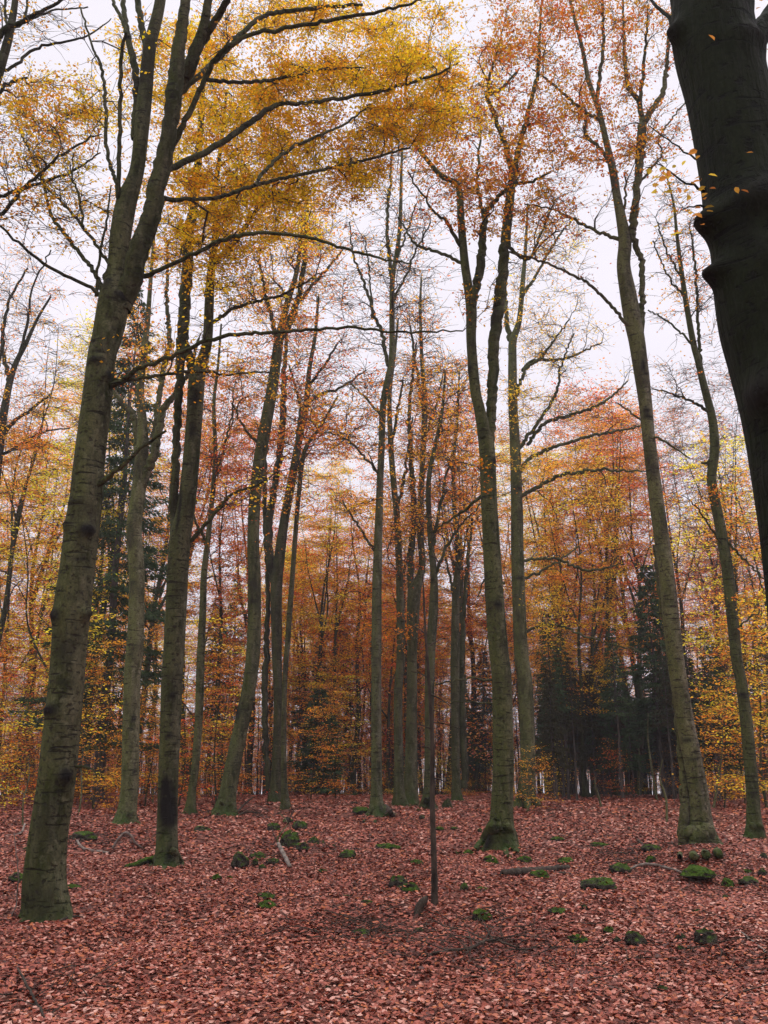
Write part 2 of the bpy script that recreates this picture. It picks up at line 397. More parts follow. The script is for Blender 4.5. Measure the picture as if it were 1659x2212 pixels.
# ---------------------------------------------------------------- growing branches towards where foliage is
def grow(nodes, rads, dirs, attr, r0=.0045, up=.12, wig=.08, seg=.28):
    """nodes: skeleton points; attr: attraction points. Returns chains (arrays of x,y,z,r)"""
    pos = [nodes]; allp = nodes.copy(); alld = dirs.copy()
    par = list(range(-1, len(nodes) - 1)); ispath = [-1] * len(nodes)
    cap = list(rads); chains = []; cnt = {}
    if len(attr) == 0: return []
    d0 = np.array([np.min(((nodes - a) ** 2).sum(1)) for a in attr])
    use = np.zeros(len(nodes))
    for a in attr[np.argsort(d0)]:
        df = a - allp; ds = np.linalg.norm(df, axis=1) + 1e-6
        cost = ds * (1 + .7 * np.maximum(0, (allp[:, 2] - a[2]) / ds)) * (1 - .25 * (df * alld).sum(1) / ds) * (1 + .35 * use)
        k = int(np.argmin(cost)); d = ds[k]; n0 = allp[k]
        m = int(np.clip(d / seg, 3, 14)); t = np.linspace(0, 1, m + 1)[:, None]
        hor = df[k] * np.array([1, 1, .25]); hor = hor / (np.linalg.norm(hor) + 1e-6)
        p1 = n0 + (alld[k] * .25 + unit(df[k]) * .25) * d + np.array([0, 0, up * d]); p2 = a - hor * .35 * d + np.array([0, 0, .04 * d])
        pts = (1 - t) ** 3 * n0 + 3 * (1 - t) ** 2 * t * p1 + 3 * (1 - t) * t * t * p2 + t ** 3 * a
        pts[1:-1] += rng.normal(0, wig * min(d, 1.5) * .4, (m - 1, 3))
        new = pts[1:]; st = len(allp)
        allp = np.vstack([allp, new]); dd = unit(np.gradient(pts, axis=0))[1:]; alld = np.vstack([alld, dd])
        par += [k] + list(range(st, st + m - 1)); cap += [9] * m
        use = np.concatenate([use, np.zeros(m)]); use[max(0, k - 2):k + 3] += .6; use[k] += .8
        chains.append((k, st, m))
    cn = np.zeros(len(allp))
    nf = len(nodes)
    for k, st, m in chains:
        i = st + m - 1
        while i >= nf: cn[i] += 1; i = par[i]
    out = []
    capn = np.array(cap, float)
    for k, st, m in chains:
        idx = [k] + list(range(st, st + m))
        rr = r0 * np.maximum(cn[idx], 1) ** .5
        tl = np.linspace(1.9, .8, len(idx)); rr = rr * tl
        rr = np.minimum(rr, capn[k] * (.6 if k < nf else .8)); rr[0] = min(rr[1] * 1.15, capn[k] * .8)
        capn[st:st + m] = rr[1:]
        out.append(np.hstack([allp[idx], np.maximum(rr, .003)[:, None]]))
    return out

def dress(chains, ntw, tlen, nleaf, lsize, spread=.5, rtw=.004, flat=.28, tone_sd=.16, leafy=None, bare_share=0.0, upw=.15):
    """fine twigs along the outer part of each chain, leaves along the twigs"""
    G = Geo(); lp, ls, lt = [], [], []
    for ci, C in enumerate(chains):
        G.add(*tube(C, 5 if C[0, 3] > .02 else 4)[:2])
        p = C[:, :3]; n = len(p); dirv = unit(p[-1] - p[max(0, n - 3)])
        lf = 1.0 if leafy is None else leafy[ci]
        ct = rng.uniform(.08, .92)
        k = max(1, int(ntw * rng.uniform(.7, 1.3)))
        for q in range(k + 1):
            f = 1 - (q / max(k, 1)) * .75; i = min(n - 1, max(0, int(f * (n - 1)))); b = p[i]
            if q == 0: d = dirv
            else:
                ang = rng.choice([-1, 1]) * rng.uniform(.5, 1.25); h = dirv * np.array([1, 1, flat]) + np.array([0, 0, 1e-3])
                d = unit(np.array([h[0] * math.cos(ang) - h[1] * math.sin(ang), h[0] * math.sin(ang) + h[1] * math.cos(ang), h[2] + rng.normal(upw, flat)]))
            l = tlen * rng.uniform(.5, 1.2); e_ = b + d * l + np.array([0, 0, -.06 * l]); mid = b + d * l * .5 + rng.normal(0, .05 * l, 3)
            G.add(*tube(np.array([[*b, rtw * 1.5], [*mid, rtw * 1.1], [*e_, rtw * .5]]), 3)[:2])
            if rng.random() < bare_share: continue
            m = rng.poisson(nleaf * lf)
            if m == 0: continue
            t = rng.uniform(.05, 1.1, m)[:, None]
            pos = b + d * l * t + rng.normal(0, 1, (m, 3)) * np.array([1, 1, flat]) * spread * tlen * .45
            lp.append(pos); ls.append(lsize * rng.uniform(.65, 1.2, m)); lt.append(np.clip(ct + rng.normal(0, tone_sd, m), 0, 1))
    V, F, _ = G.out()
    if lp: return (V, F), np.concatenate(lp), np.concatenate(ls), np.concatenate(lt)
    return (V, F), np.zeros((0, 3)), np.zeros(0), np.zeros(0)

# ---------------------------------------------------------------- the beeches one can tell apart
OCHRE, YEL, ORG, RUST, BROWN = lin(238, 180, 40), lin(252, 194, 60), lin(240, 152, 52), lin(216, 116, 54), lin(190, 124, 96)
TREES = {}
# surface roots: rows (u, v, width) from the bole down to where they dive under the leaves
ROOTS = {'thick front': [[(68, 1950, 26), (57, 1978, 18), (46, 1996, 8)], [(132, 1950, 26), (143, 1976, 19), (153, 1994, 9)], [(95, 1955, 36), (92, 1988, 22), (86, 2002, 8)]],
 'dark scarred': [[(346, 1840, 18), (334, 1862, 13), (322, 1876, 6)], [(378, 1842, 18), (388, 1862, 13), (396, 1876, 7)], [(360, 1846, 20), (358, 1872, 13), (352, 1882, 6)]],
 'wavy pale': [[(263, 1755, 18), (252, 1774, 13), (240, 1786, 6)], [(286, 1758, 16), (294, 1776, 11), (302, 1785, 5)]],
 'leaning': [[(478, 1735, 16), (470, 1752, 12), (460, 1763, 5)], [(502, 1740, 15), (507, 1756, 10), (516, 1764, 5)]],
 'middle': [[(804, 1746, 11), (797, 1763, 8), (785, 1775, 4)], [(820, 1746, 11), (829, 1761, 8), (843, 1771, 4)], [(813, 1752, 11), (813, 1770, 8), (808, 1778, 3)]],
 'second middle': [[(870, 1724, 9), (876, 1737, 7), (886, 1745, 3)]],
 'elbowed': [[(917, 1730, 10), (910, 1744, 8), (900, 1753, 4)], [(931, 1730, 10), (938, 1746, 7), (946, 1754, 3)]],
 'moss footed': [[(1064, 1786, 28), (1048, 1816, 22), (1026, 1838, 10)], [(1100, 1790, 26), (1110, 1822, 18), (1119, 1846, 8)], [(1086, 1800, 26), (1090, 1832, 18), (1096, 1850, 7)]],
 'smooth': [[(1124, 1722, 14), (1117, 1740, 11), (1107, 1751, 5)], [(1152, 1722, 15), (1165, 1742, 11), (1182, 1754, 5)], [(1138, 1726, 15), (1140, 1748, 9), (1138, 1755, 4)]],
 'slanting': [[(1526, 1790, 30), (1540, 1830, 24), (1556, 1848, 10)], [(1512, 1796, 30), (1520, 1836, 22), (1528, 1850, 10)], [(1480, 1796, 22), (1474, 1832, 18), (1468, 1850, 8)], [(1498, 1800, 24), (1500, 1842, 18), (1496, 1860, 8)]],
 'crooked': [[(1622, 1785, 14), (1616, 1804, 10), (1608, 1815, 5)], [(1642, 1785, 14), (1648, 1806, 10), (1656, 1816, 5)]]}

def traced_tree(key, label, trunk, limbs=(), foliage=(), name='beech_tree', Y=None, flare=.8, sides=20, bump=.03, scars=(), tint=(1, 1, 1),
                leaf=ORG, lsize=.07, ntw=5, tlen=.45, spread=.5, r0=.0045, rtw=.004, thick=1.0, group=None, cat='tree', curved=.0, step=None, stub=False, lobes=5, topn=60, dense=1.5, topleaf=1.6, twigs_on=True):
    """trunk: rows (u, v, width) from the foot upward, read off the picture and set at the tree's own distance;
    limbs: lists of rows (u, v, width) with how far the tip comes towards us or goes away (metres);
    foliage: (u, v, ru, rv, number of twig ends, leaves per twig, depth spread, depth shift)"""
    u0, v0, w0 = trunk[0]
    if Y is None: Y = float(ground(u0, v0)[1])
    base = P(u0, v0, Y); base[2] = float(gh(base[0], base[1]))
    g = np.random.default_rng(abs(hash(key)) % 9973 if False else sum(map(ord, key)) * 7 + len(key))
    def to3(rows, dy=0.0, dy0=0.0):
        out = []; n = len(rows)
        for i, (u, v, wd) in enumerate(rows):
            yy = Y + dy0 + dy * (i / max(1, n - 1)) ** 1.2
            q = P(u, v, yy); out.append([*(q - base), wd * .5 * depth(u, v, yy) / FPX * thick])
        return np.array(out)
    root = thing(name, label, cat, base, group)
    tr = to3(trunk); tr[0, 2] = 0
    st = step or max(.06, min(.3, Y * .008))
    if flare > 0:
        foot = tr[0].copy(); foot[2] = -.25; tr = np.vstack([foot, tr])
    C = catmull(tr, st)
    sc = []
    for (u, v, su, sv, dk, bp) in scars:
        c = P(u, v, Y) - base; i = int(np.argmin(((C[:, :3] - c) ** 2).sum(1))); rad = C[i, 3]
        dx = float(np.clip(c[0] - C[i, 0], -rad * .98, rad * .98)); c = C[i, :3] + np.array([dx, -math.sqrt(max(1e-5, rad ** 2 - dx ** 2)), 0]); c[2] = (P(u, v, Y) - base)[2]
        s = Y / FPX * 1.05; sc.append((c, np.array([su * s, max(su, sv) * s * .9, sv * s]), dk, bp))
    V, F, A = tube(C, sides, flare, len(key) * 5 + abs(int(u0)), bump, sc, lobes)
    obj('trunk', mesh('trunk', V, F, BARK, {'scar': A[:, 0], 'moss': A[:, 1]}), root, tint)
    for rows in ROOTS.get(key, ()):
        Q = []
        dn = [rows[0]]
        for r0_, r1_ in zip(rows[:-1], rows[1:]): dn += [tuple(np.array(r0_) + (np.array(r1_) - np.array(r0_)) * f) for f in (.34, .67, 1)]
        dn = [dn[0]] + dn[3:]
        for i, (u, v, wd) in enumerate(dn):
            q = P(u, v, Y - .12) if i == 0 else ground(u, v); rr = wd * .5 * depth(u, v, q[1]) / FPX
            Q.append([*(q - base - [0, 0, rr * .1 if i else 0]), rr * 1.3])
        Q[0][0] *= .72; top = Q[0].copy(); top[0] *= .6; top[1] += .06; top[2] += .08; top[3] *= .15; Q.insert(0, top)
        Rc = catmull(np.array(Q), .05); V, F, A = tube(Rc, 12, bump=.12, flare_seed=int(rows[0][0])); k_ = np.linspace(.35, 1, len(Rc)).repeat(12)
        obj('root', mesh('root', V, F, BARK, {'scar': A[:, 0], 'moss': k_ * min(1, .3 + flare * .6)}), root, tint)
    nodes, rad, dirs = [C[:, :3]], [C[:, 3]], [unit(np.gradient(C[:, :3], axis=0))]
    for rows, dy in limbs:
        Lc = catmull(to3(rows, dy), max(.08, st * .8))
        Lc[1:-1, :3] += g.normal(0, .012 * Y / 15, (len(Lc) - 2, 3))
        if Lc[0, 3] > .03 : V, F, A = tube(Lc, 10, bump=.04, flare_seed=abs(int(rows[0][0])))
        else: V, F, A = tube(Lc, 7)
        obj('limb', mesh('limb', V, F, BARK, {'scar': A[:, 0], 'moss': A[:, 1]}), root, tuple(.8 * c for c in tint))
        nodes.append(Lc[:, :3]); rad.append(Lc[:, 3]); dirs.append(unit(np.gradient(Lc[:, :3], axis=0)))
    nodes, rad, dirs = np.concatenate(nodes), np.concatenate(rad), np.concatenate(dirs)
    att, lf = [], []
    for (u, v, ru, rv, n, nl, ds, sh) in foliage:
        for _ in range(n):
            a = g.uniform(0, 6.283); r = math.sqrt(g.uniform(0, 1))
            yy = Y + sh + g.uniform(-ds, ds)
            att.append(P(u + ru * r * math.cos(a), v + rv * r * math.sin(a), yy) - base); lf.append(nl * dense)
    if foliage and twigs_on:
        zt = nodes[:, 2].max(); hi = np.where((rad < .05 * max(1, Y / 22)) & (nodes[:, 2] > zt * .35))[0]
        sp_ = max(.35, Y * .028)
        for i in g.choice(hi, min(len(hi), int(topn))) if len(hi) else []:
            att.append(nodes[i] + g.normal(0, 1, 3) * np.array([sp_, sp_, sp_ * .5]) + [0, 0, sp_ * .9]); lf.append(topleaf)
        att = np.array(att); lf = np.array(lf, float)
        keep = att[:, 2] > 1.2; att, lf = att[keep], lf[keep]
        ch = grow(nodes, rad, dirs, att, r0)
        # leaves per chain: match the chain tip to its attraction point
        tips = np.array([c[-1, :3] for c in ch]); li = [lf[int(np.argmin(((att - t) ** 2).sum(1)))] for t in tips]
        (V, F), lp, ls, lt = dress(ch, ntw, tlen, 1.0, lsize, spread, rtw, leafy=li)
        obj('crown', crown_mesh('crown', V, F, *leaf_geo(lp, ls, lt), LEAF), root, leaf)
    TREES[key] = (root, Y, base)
    return root

traced_tree('thick front', 'thick olive grey beech with knots and scars, forking into two stems',
    [(103, 1988, 84), (103, 1960, 84), (97, 1900, 84), (104, 1809, 79), (118, 1720, 78), (127, 1643, 77), (135, 1560, 75), (143, 1477, 73), (149, 1406, 72), (158, 1306, 76), (167, 1230, 73), (177, 1139, 73), (186, 1070, 68),
     (192, 1005, 66), (208, 872, 63), (220, 772, 60), (230, 735, 62), (240, 690, 66), (247, 645, 64), (251, 610, 48), (254, 568, 42), (261, 501, 44), (274, 434, 42), (296, 367, 30), (307, 267, 31), (314, 200, 30), (324, 100, 27), (346, 0, 23), (362, -150, 18), (376, -350, 10)],
    [([(258, 668, 52), (270, 635, 48), (286, 601, 44), (302, 534, 43), (327, 467, 40), (340, 401, 38), (356, 334, 36), (367, 267, 33), (377, 200, 36), (387, 100, 29), (400, 0, 22), (415, -200, 14)], -.7),
     ([(378, 205, 28), (395, 170, 28), (414, 134, 28), (437, 67, 22), (450, 0, 17), (470, -150, 9)], -.6),
     ([(420, 120, 18), (455, 60, 17), (490, 0, 14), (530, -90, 8)], -1.2),
     ([(290, 300, 14), (294, 167, 15), (274, 67, 12), (266, 0, 10), (255, -120, 6)], .8),
     ([(276, 80, 9), (262, 40, 8), (243, 0, 7), (230, -70, 4)], .5),
     ([(320, 130, 15), (314, 95, 14), (297, 0, 13), (285, -120, 8)], .8),
     ([(262, 440, 14), (256, 424, 11), (259, 300, 9), (262, 134, 8), (272, 70, 6)], -.6),
     ([(254, 426, 9), (250, 390, 8), (232, 330, 8), (223, 165, 7), (200, 100, 5), (173, 16, 4)], 1.0),
     ([(345, 430, 12), (400, 430, 9), (470, 427, 9), (550, 400, 8), (683, 370, 7), (783, 347, 6), (884, 320, 4)], 1.8),
     ([(310, 597, 11), (367, 574, 9), (467, 524, 9), (550, 504, 8), (650, 510, 7), (783, 548, 6), (850, 564, 4), (890, 568, 3)], -1.5),
     ([(352, 372, 18), (370, 364, 15), (434, 334, 14), (500, 294, 13), (550, 257, 12), (600, 227, 10), (683, 220, 8), (817, 197, 8), (934, 164, 6), (990, 135, 3)], 1.6),
     ([(346, 372, 14), (370, 320, 13), (407, 250, 12), (444, 167, 11), (474, 120, 11), (550, 73, 9), (717, 43, 8), (850, 17, 6), (930, -10, 4)], -1.3),
     ([(384, 205, 14), (434, 160, 13), (474, 123, 12), (560, 40, 10), (633, 23, 9), (783, 10, 6)], 1.3),
     ([(440, 172, 9), (520, 178, 8), (600, 170, 7), (700, 150, 5), (790, 146, 3)], 1.9),
     ([(550, 400, 8), (590, 350, 8), (640, 315, 7), (740, 270, 5), (800, 225, 3)], 1.4),
     ([(225, 835, 17), (254, 828, 13), (300, 798, 10), (400, 758, 9), (440, 738, 9), (520, 722, 8), (600, 718, 7), (740, 708, 6), (850, 717, 5), (1000, 715, 3)], -1.2),
     ([(240, 826, 10), (297, 818, 7), (384, 805, 7), (451, 803, 6), (484, 810, 5), (550, 803, 4), (600, 806, 3)], .9),
     ([(205, 1052, 15), (222, 1040, 13), (267, 1002, 9), (320, 958, 7), (358, 931, 5)], -.6),
     ([(160, 1655, 7), (180, 1657, 5), (195, 1664, 4), (206, 1674, 3), (215, 1676, 2)], -.3),
     ([(226, 640, 13), (200, 584, 9), (144, 511, 8), (110, 461, 7), (90, 384, 6), (47, 294, 4)], 1.6),
     ([(226, 646, 12), (197, 621, 8), (117, 584, 7), (50, 534, 6), (3, 491, 5), (-60, 440, 3)], -.8),
     ([(246, 585, 11), (234, 568, 8), (187, 501, 7), (140, 444, 6), (83, 387, 4), (50, 340, 3)], 1.2),
     ([(180, 490, 6), (170, 420, 5), (155, 380, 4), (160, 330, 3)], .3),
     ([(208, 640, 8), (214, 560, 6), (230, 480, 5), (240, 400, 3)], -.4)],
    [(620, 120, 300, 110, 120, 9, 1.6, 2.6), (780, 215, 225, 115, 120, 9, 1.6, 2.4), (480, 290, 140, 150, 80, 9, 1.4, 3.0), (640, 370, 200, 90, 100, 8, 1.5, 2.6), (490, 460, 130, 90, 64, 8, 1.3, 2.6), (900, 180, 120, 80, 46, 9, 1.4, 2.6),
     (890, 260, 90, 50, 30, 9, 1.2, 2.2), (1000, 210, 80, 110, 26, 3.5, 1.2, 2.4), (760, 330, 110, 70, 24, 4, 1.2, 2.4), (330, 150, 110, 130, 26, 6, 1.3, 2.6), (150, 235, 130, 80, 40, 6, 1.5, 2.2), (110, 420, 130, 120, 34, 2.4, 1.6, 1.2), (180, 480, 70, 110, 12, 2, 1.0, .8), (720, 30, 260, 45, 50, 7, 1.6, 2.4),
     (400, 790, 110, 40, 10, 4, .6, .4), (330, 430, 60, 160, 16, 6, .8, 2.0), (440, 570, 90, 60, 20, 6, 1, 2)],
    sides=44, step=.05, bump=.03, flare=.5, dense=1.4, leaf=OCHRE, tint=(1.0, .98, .78), lsize=.054, ntw=8, tlen=.42, spread=.30, rtw=.0026, r0=.0036, lobes=6,
    scars=[(118, 1535, 17, 11, 1.2, .05), (150, 1675, 13, 16, 1.1, .07), (128, 1332, 20, 14, 1.0, .05), (190, 1328, 11, 12, .5, .09), (198, 1152, 16, 13, 1.2, .08), (150, 1140, 12, 8, .3, .04), (175, 1090, 22, 6, .6, .02), (215, 790, 18, 10, .7, .05), (238, 818, 10, 12, .9, .06),
           (165, 1300, 26, 4, .7, .0), (205, 905, 24, 3, .8, .0), (205, 920, 22, 3, .6, .0), (225, 770, 20, 4, .8, .0), (150, 1408, 20, 22, .45, .0), (90, 1930, 45, 40, .45, .0), (178, 1000, 8, 30, .3, .02), (130, 1600, 22, 50, .3, .0), (270, 650, 22, 14, .9, .04), (240, 625, 14, 20, .6, .03), (228, 600, 8, 10, .7, .05), (105, 1780, 25, 60, .35, 0), (222, 1036, 9, 9, .9, .05), (145, 1480, 24, 4, .7, 0), (180, 1215, 26, 4, .6, 0)])

traced_tree('dark scarred', 'dark straight beech with a black bark scar low down and moss at its foot',
    [(361, 1874, 46), (361, 1809, 43), (363, 1720, 42), (365, 1643, 42), (371, 1477, 45), (376, 1406, 45), (384, 1239, 46), (391, 1150, 46), (400, 1106, 40), (412, 1005, 36), (420, 905, 34), (425, 822, 35), (437, 780, 25), (448, 735, 21), (452, 650, 20), (455, 600, 18), (466, 500, 15), (462, 440, 12), (475, 330, 9), (490, 200, 5)],
    [([(380, 1190, 24), (376, 1106, 20), (381, 972, 17), (385, 872, 17), (390, 780, 20), (394, 735, 24), (403, 600, 25), (408, 500, 24), (416, 467, 22), (424, 380, 18), (432, 300, 14), (440, 180, 9), (450, 40, 6)], .5),
     ([(425, 822, 20), (412, 780, 20), (398, 740, 18)], .1),
     ([(446, 640, 13), (467, 568, 12), (517, 511, 10), (548, 461, 9), (600, 420, 6), (660, 390, 4)], -.8),
     ([(452, 700, 9), (520, 660, 7), (600, 640, 6), (680, 600, 4)], .9),
     ([(412, 1170, 9), (451, 1126, 8), (500, 1069, 6), (548, 1052, 4), (600, 1020, 3)], -.7)],
    [(500, 350, 150, 140, 90, 6, 2.4, .5), (580, 470, 130, 90, 60, 6, 2, .5), (440, 560, 100, 90, 26, 4, 2, .2), (560, 640, 100, 60, 22, 2, 1.5, .2), (520, 1060, 60, 50, 8, 3, 1, -.3), (420, 180, 110, 140, 34, 6, 2.4, .4)],
    sides=28, step=.09, leaf=YEL, tint=(1.0, 1.0, .84), flare=.7, lsize=.07, tlen=.5,
    scars=[(365, 1735, 17, 30, 1.1, -.01), (362, 1695, 8, 14, 1.2, .0), (372, 1765, 15, 20, 1.0, 0), (372, 1850, 8, 25, 1.0, -.02), (376, 1502, 9, 6, 1, .02), (370, 1590, 7, 5, 1, .01), (352, 1360, 5, 3, 1, .01), (400, 1250, 20, 3, .5, 0), (390, 1110, 4, 60, 1.0, -.03), (424, 870, 14, 20, .8, 0), (418, 935, 10, 25, .7, 0), (420, 850, 16, 6, .6, 0)])  # the tall narrow mark darkens the seam where the two stems part

traced_tree('wavy pale', 'wavy pale olive beech with buttressed foot between the thick front beech and the scarred one',
    [(271, 1782, 40), (276, 1740, 38), (280, 1700, 37), (282, 1643, 37), (285, 1477, 35), (291, 1406, 36), (295, 1310, 33), (295, 1239, 33), (290, 1139, 33), (298, 1072, 31), (305, 1005, 29), (308, 939, 23), (306, 880, 17), (303, 838, 16), (310, 772, 14), (318, 700, 12), (326, 600, 8), (335, 480, 5)],
    [([(300, 990, 20), (291, 905, 14), (262, 870, 12), (245, 840, 9), (225, 760, 6)], .8), ([(303, 1060, 22), (318, 1020, 20), (335, 972, 18), (352, 889, 16), (380, 848, 13), (410, 800, 9), (430, 730, 5)], -.8),
     ([(330, 985, 14), (338, 905, 12), (352, 805, 11), (365, 738, 10), (360, 650, 8), (362, 520, 5)], .8)],
    [(300, 640, 110, 130, 34, 4, 2.5, .5), (340, 800, 70, 90, 16, 5, 2, 0), (240, 760, 60, 80, 10, 3, 2, .4), (330, 480, 110, 110, 26, 5, 2.5, .6)],
    sides=22, step=.1, tint=(1.6, 1.58, 1.3), leaf=ORG, lsize=.08, tlen=.55, flare=.9,
    scars=[(293, 1553, 6, 6, 1, .02), (294, 1666, 4, 6, 1, .01), (290, 1260, 14, 5, .6, 0), (296, 1120, 4, 40, .4, 0), (250, 1775, 5, 10, .8, 0)])

traced_tree('slim bowed', 'slim bowed beech stem leaning beyond the dark scarred beech',
    [(410, 1754, 19), (416, 1700, 17), (423, 1643, 17), (430, 1540, 18), (432, 1477, 18), (434, 1406, 17), (438, 1320, 15), (441, 1239, 14), (452, 1139, 11), (462, 1039, 10), (465, 972, 9), (462, 872, 8), (470, 800, 6), (478, 700, 4)],
    [([(462, 1039, 7), (480, 980, 6), (500, 900, 4), (505, 840, 3)], .9), ([(447, 1180, 7), (425, 1130, 5), (410, 1060, 3)], -.8), ([(461, 1106, 6), (501, 1069, 5), (560, 1045, 3)], .5)],
    [(470, 900, 80, 110, 40, 5, 3, 0), (480, 1040, 80, 70, 30, 6, 2.5, 0), (490, 1180, 60, 80, 14, 6, 2, 0)], sides=14, tint=(1.3, 1.28, 1.0), leaf=RUST, lsize=.1, tlen=.8, r0=.006, rtw=.006)

traced_tree('leaning', 'beech leaning to one side with broad foot, dark bark and brush at its base',
    [(487, 1760, 36), (493, 1710, 34), (502, 1660, 34), (512, 1610, 33), (527, 1543, 32), (540, 1470, 30), (547, 1406, 30), (550, 1310, 28), (549, 1239, 27), (547, 1172, 26), (550, 1090, 26), (558, 1010, 26), (570, 939, 26), (588, 839, 24), (602, 738, 21), (612, 690, 15), (625, 640, 13), (640, 590, 10), (650, 520, 8), (655, 450, 5)],
    [([(606, 730, 16), (625, 700, 13), (645, 640, 12), (655, 580, 11), (660, 500, 8), (664, 430, 5)], .8), ([(600, 745, 12), (590, 700, 10), (575, 640, 8), (560, 560, 5)], -.9), ([(615, 700, 9), (640, 660, 8), (690, 600, 6), (740, 540, 4)], 1.2), ([(565, 960, 8), (530, 930, 6), (500, 870, 4)], -.8)],
    [(640, 600, 110, 110, 70, 5, 3, 0), (700, 520, 90, 70, 26, 3, 3, .5), (580, 700, 80, 90, 40, 5, 3, 0), (620, 480, 90, 80, 34, 4, 3, .3), (540, 830, 60, 80, 20, 5, 2.5, 0)], sides=18, step=.14, tint=(1.15, 1.16, .92), leaf=ORG, lsize=.1, tlen=.75, r0=.006, rtw=.006, flare=.9,
    scars=[(515, 1540, 8, 20, .8, .02), (548, 1300, 10, 5, .6, 0), (552, 1090, 10, 4, .6, 0)])

traced_tree('twin dark', 'twin stemmed dark beech with a hollow mossy foot behind the leaning beech',
    [(593, 1712, 30), (597, 1660, 22), (600, 1560, 19), (600, 1477, 19), (598, 1406, 22), (597, 1273, 26), (603, 1210, 24), (612, 1139, 20), (630, 1039, 19), (648, 939, 16), (662, 872, 14), (668, 800, 10), (680, 730, 8), (688, 640, 5)],
    [([(594, 1260, 18), (582, 1200, 18), (580, 1139, 18), (595, 1039, 15), (608, 939, 15), (613, 839, 12), (618, 740, 8), (622, 650, 5)], .8), ([(583, 1708, 16), (574, 1600, 13), (572, 1477, 14), (576, 1406, 13), (579, 1273, 10), (571, 1072, 10), (572, 1005, 9), (580, 900, 6), (590, 820, 4)], .6),
     ([(664, 868, 9), (700, 850, 7), (740, 835, 5), (790, 800, 3)], 1.0), ([(655, 900, 8), (640, 840, 6), (625, 790, 4)], -.6), ([(668, 830, 7), (700, 790, 6), (730, 740, 4)], -1)],
    [(690, 800, 110, 90, 60, 3, 4, 0), (630, 900, 80, 90, 40, 6, 4, 0), (700, 940, 90, 60, 40, 6, 4, 0), (590, 1000, 60, 80, 24, 6, 4, 0)], Y=39, sides=16, tint=(.95, .93, .85), leaf=RUST, lsize=.13, tlen=1.0, r0=.007, rtw=.008, thick=1.0)

traced_tree('slender pale', 'slender pale beech with a curved foot beside the twin dark beech',
    [(617, 1748, 17), (614, 1690, 13), (613, 1610, 12), (615, 1477, 11), (620, 1406, 12), (632, 1239, 11), (645, 1072, 10), (659, 972, 9), (690, 925, 7), (730, 855, 4)],
    [([(650, 1030, 7), (640, 960, 6), (650, 880, 4)], .8)], [(690, 920, 70, 70, 24, 5, 3, 0), (640, 1060, 50, 60, 14, 5, 3, 0)], sides=12, tint=(1.2, 1.15, 1.05), leaf=ORG, lsize=.11, tlen=.8, r0=.006, rtw=.007)

traced_tree('middle', 'tall grey beech with clear straight bole standing alone at the middle of the wood',
    [(814, 1770, 29), (812, 1735, 24), (813, 1700, 23), (813, 1610, 23), (813, 1477, 22), (813, 1406, 22), (815, 1239, 20), (820, 1072, 16), (824, 972, 14), (828, 872, 14), (838, 820, 14), (846, 772, 13), (847, 668, 12), (848, 601, 11), (859, 534, 9), (865, 467, 8), (867, 367, 6), (870, 300, 4)],
    [([(848, 610, 8), (840, 551, 8), (837, 467, 7), (845, 367, 5), (848, 300, 3)], .8), ([(838, 790, 8), (825, 720, 8), (810, 684, 7), (783, 601, 6), (763, 551, 4), (755, 480, 3)], .8), ([(822, 1030, 6), (780, 980, 5), (740, 945, 4), (700, 935, 3)], -1), ([(826, 900, 6), (790, 860, 5), (760, 830, 3)], 1), ([(850, 650, 6), (880, 590, 5), (900, 540, 4), (930, 480, 3)], -.8), ([(858, 560, 5), (880, 500, 4), (900, 440, 3)], .6), ([(815, 1200, 6), (770, 1130, 5), (740, 1080, 3)], -.8), ([(806, 690, 5), (800, 620, 4), (790, 520, 3)], -.5)],
    [(850, 480, 75, 150, 50, .6, 3, 0), (790, 640, 60, 100, 34, .9, 3, 0), (890, 600, 50, 100, 30, .6, 2.5, 0), (780, 900, 70, 80, 34, 4, 3, 0), (860, 330, 50, 40, 10, 1, 2, 0), (770, 1080, 50, 60, 14, 6, 2, 0)], sides=18, step=.16, tint=(1.35, 1.33, 1.25), leaf=ORG, lsize=.1, tlen=.8, r0=.006, rtw=.006, flare=1.2, lobes=7,
    scars=[(818, 1655, 6, 6, .8, .02), (822, 1755, 6, 14, .9, 0), (815, 1300, 8, 4, .8, 0)])

traced_tree('second middle', 'grey beech close behind the tall middle beech, leafing low in orange',
    [(864, 1742, 25), (862, 1700, 21), (861, 1610, 20), (860, 1500, 19), (866, 1406, 18), (864, 1273, 17), (859, 1139, 14), (850, 1040, 13), (843, 939, 12), (842, 850, 9), (852, 770, 6), (860, 690, 4)],
    [([(856, 1110, 8), (872, 1040, 7), (880, 980, 5), (892, 900, 3)], .7), ([(845, 960, 7), (858, 900, 6), (870, 820, 4)], -.8), ([(864, 1250, 6), (890, 1180, 5), (905, 1100, 3)], 1)],
    [(860, 880, 60, 110, 40, 3, 3, 0), (880, 1040, 60, 90, 30, 4, 3, 0), (850, 1350, 60, 30, 12, 9, 2, 0), (870, 1180, 40, 60, 14, 4, 2, 0)], sides=14, tint=(1.25, 1.22, 1.1), leaf=ORG, lsize=.11, tlen=.85, r0=.006, rtw=.007)

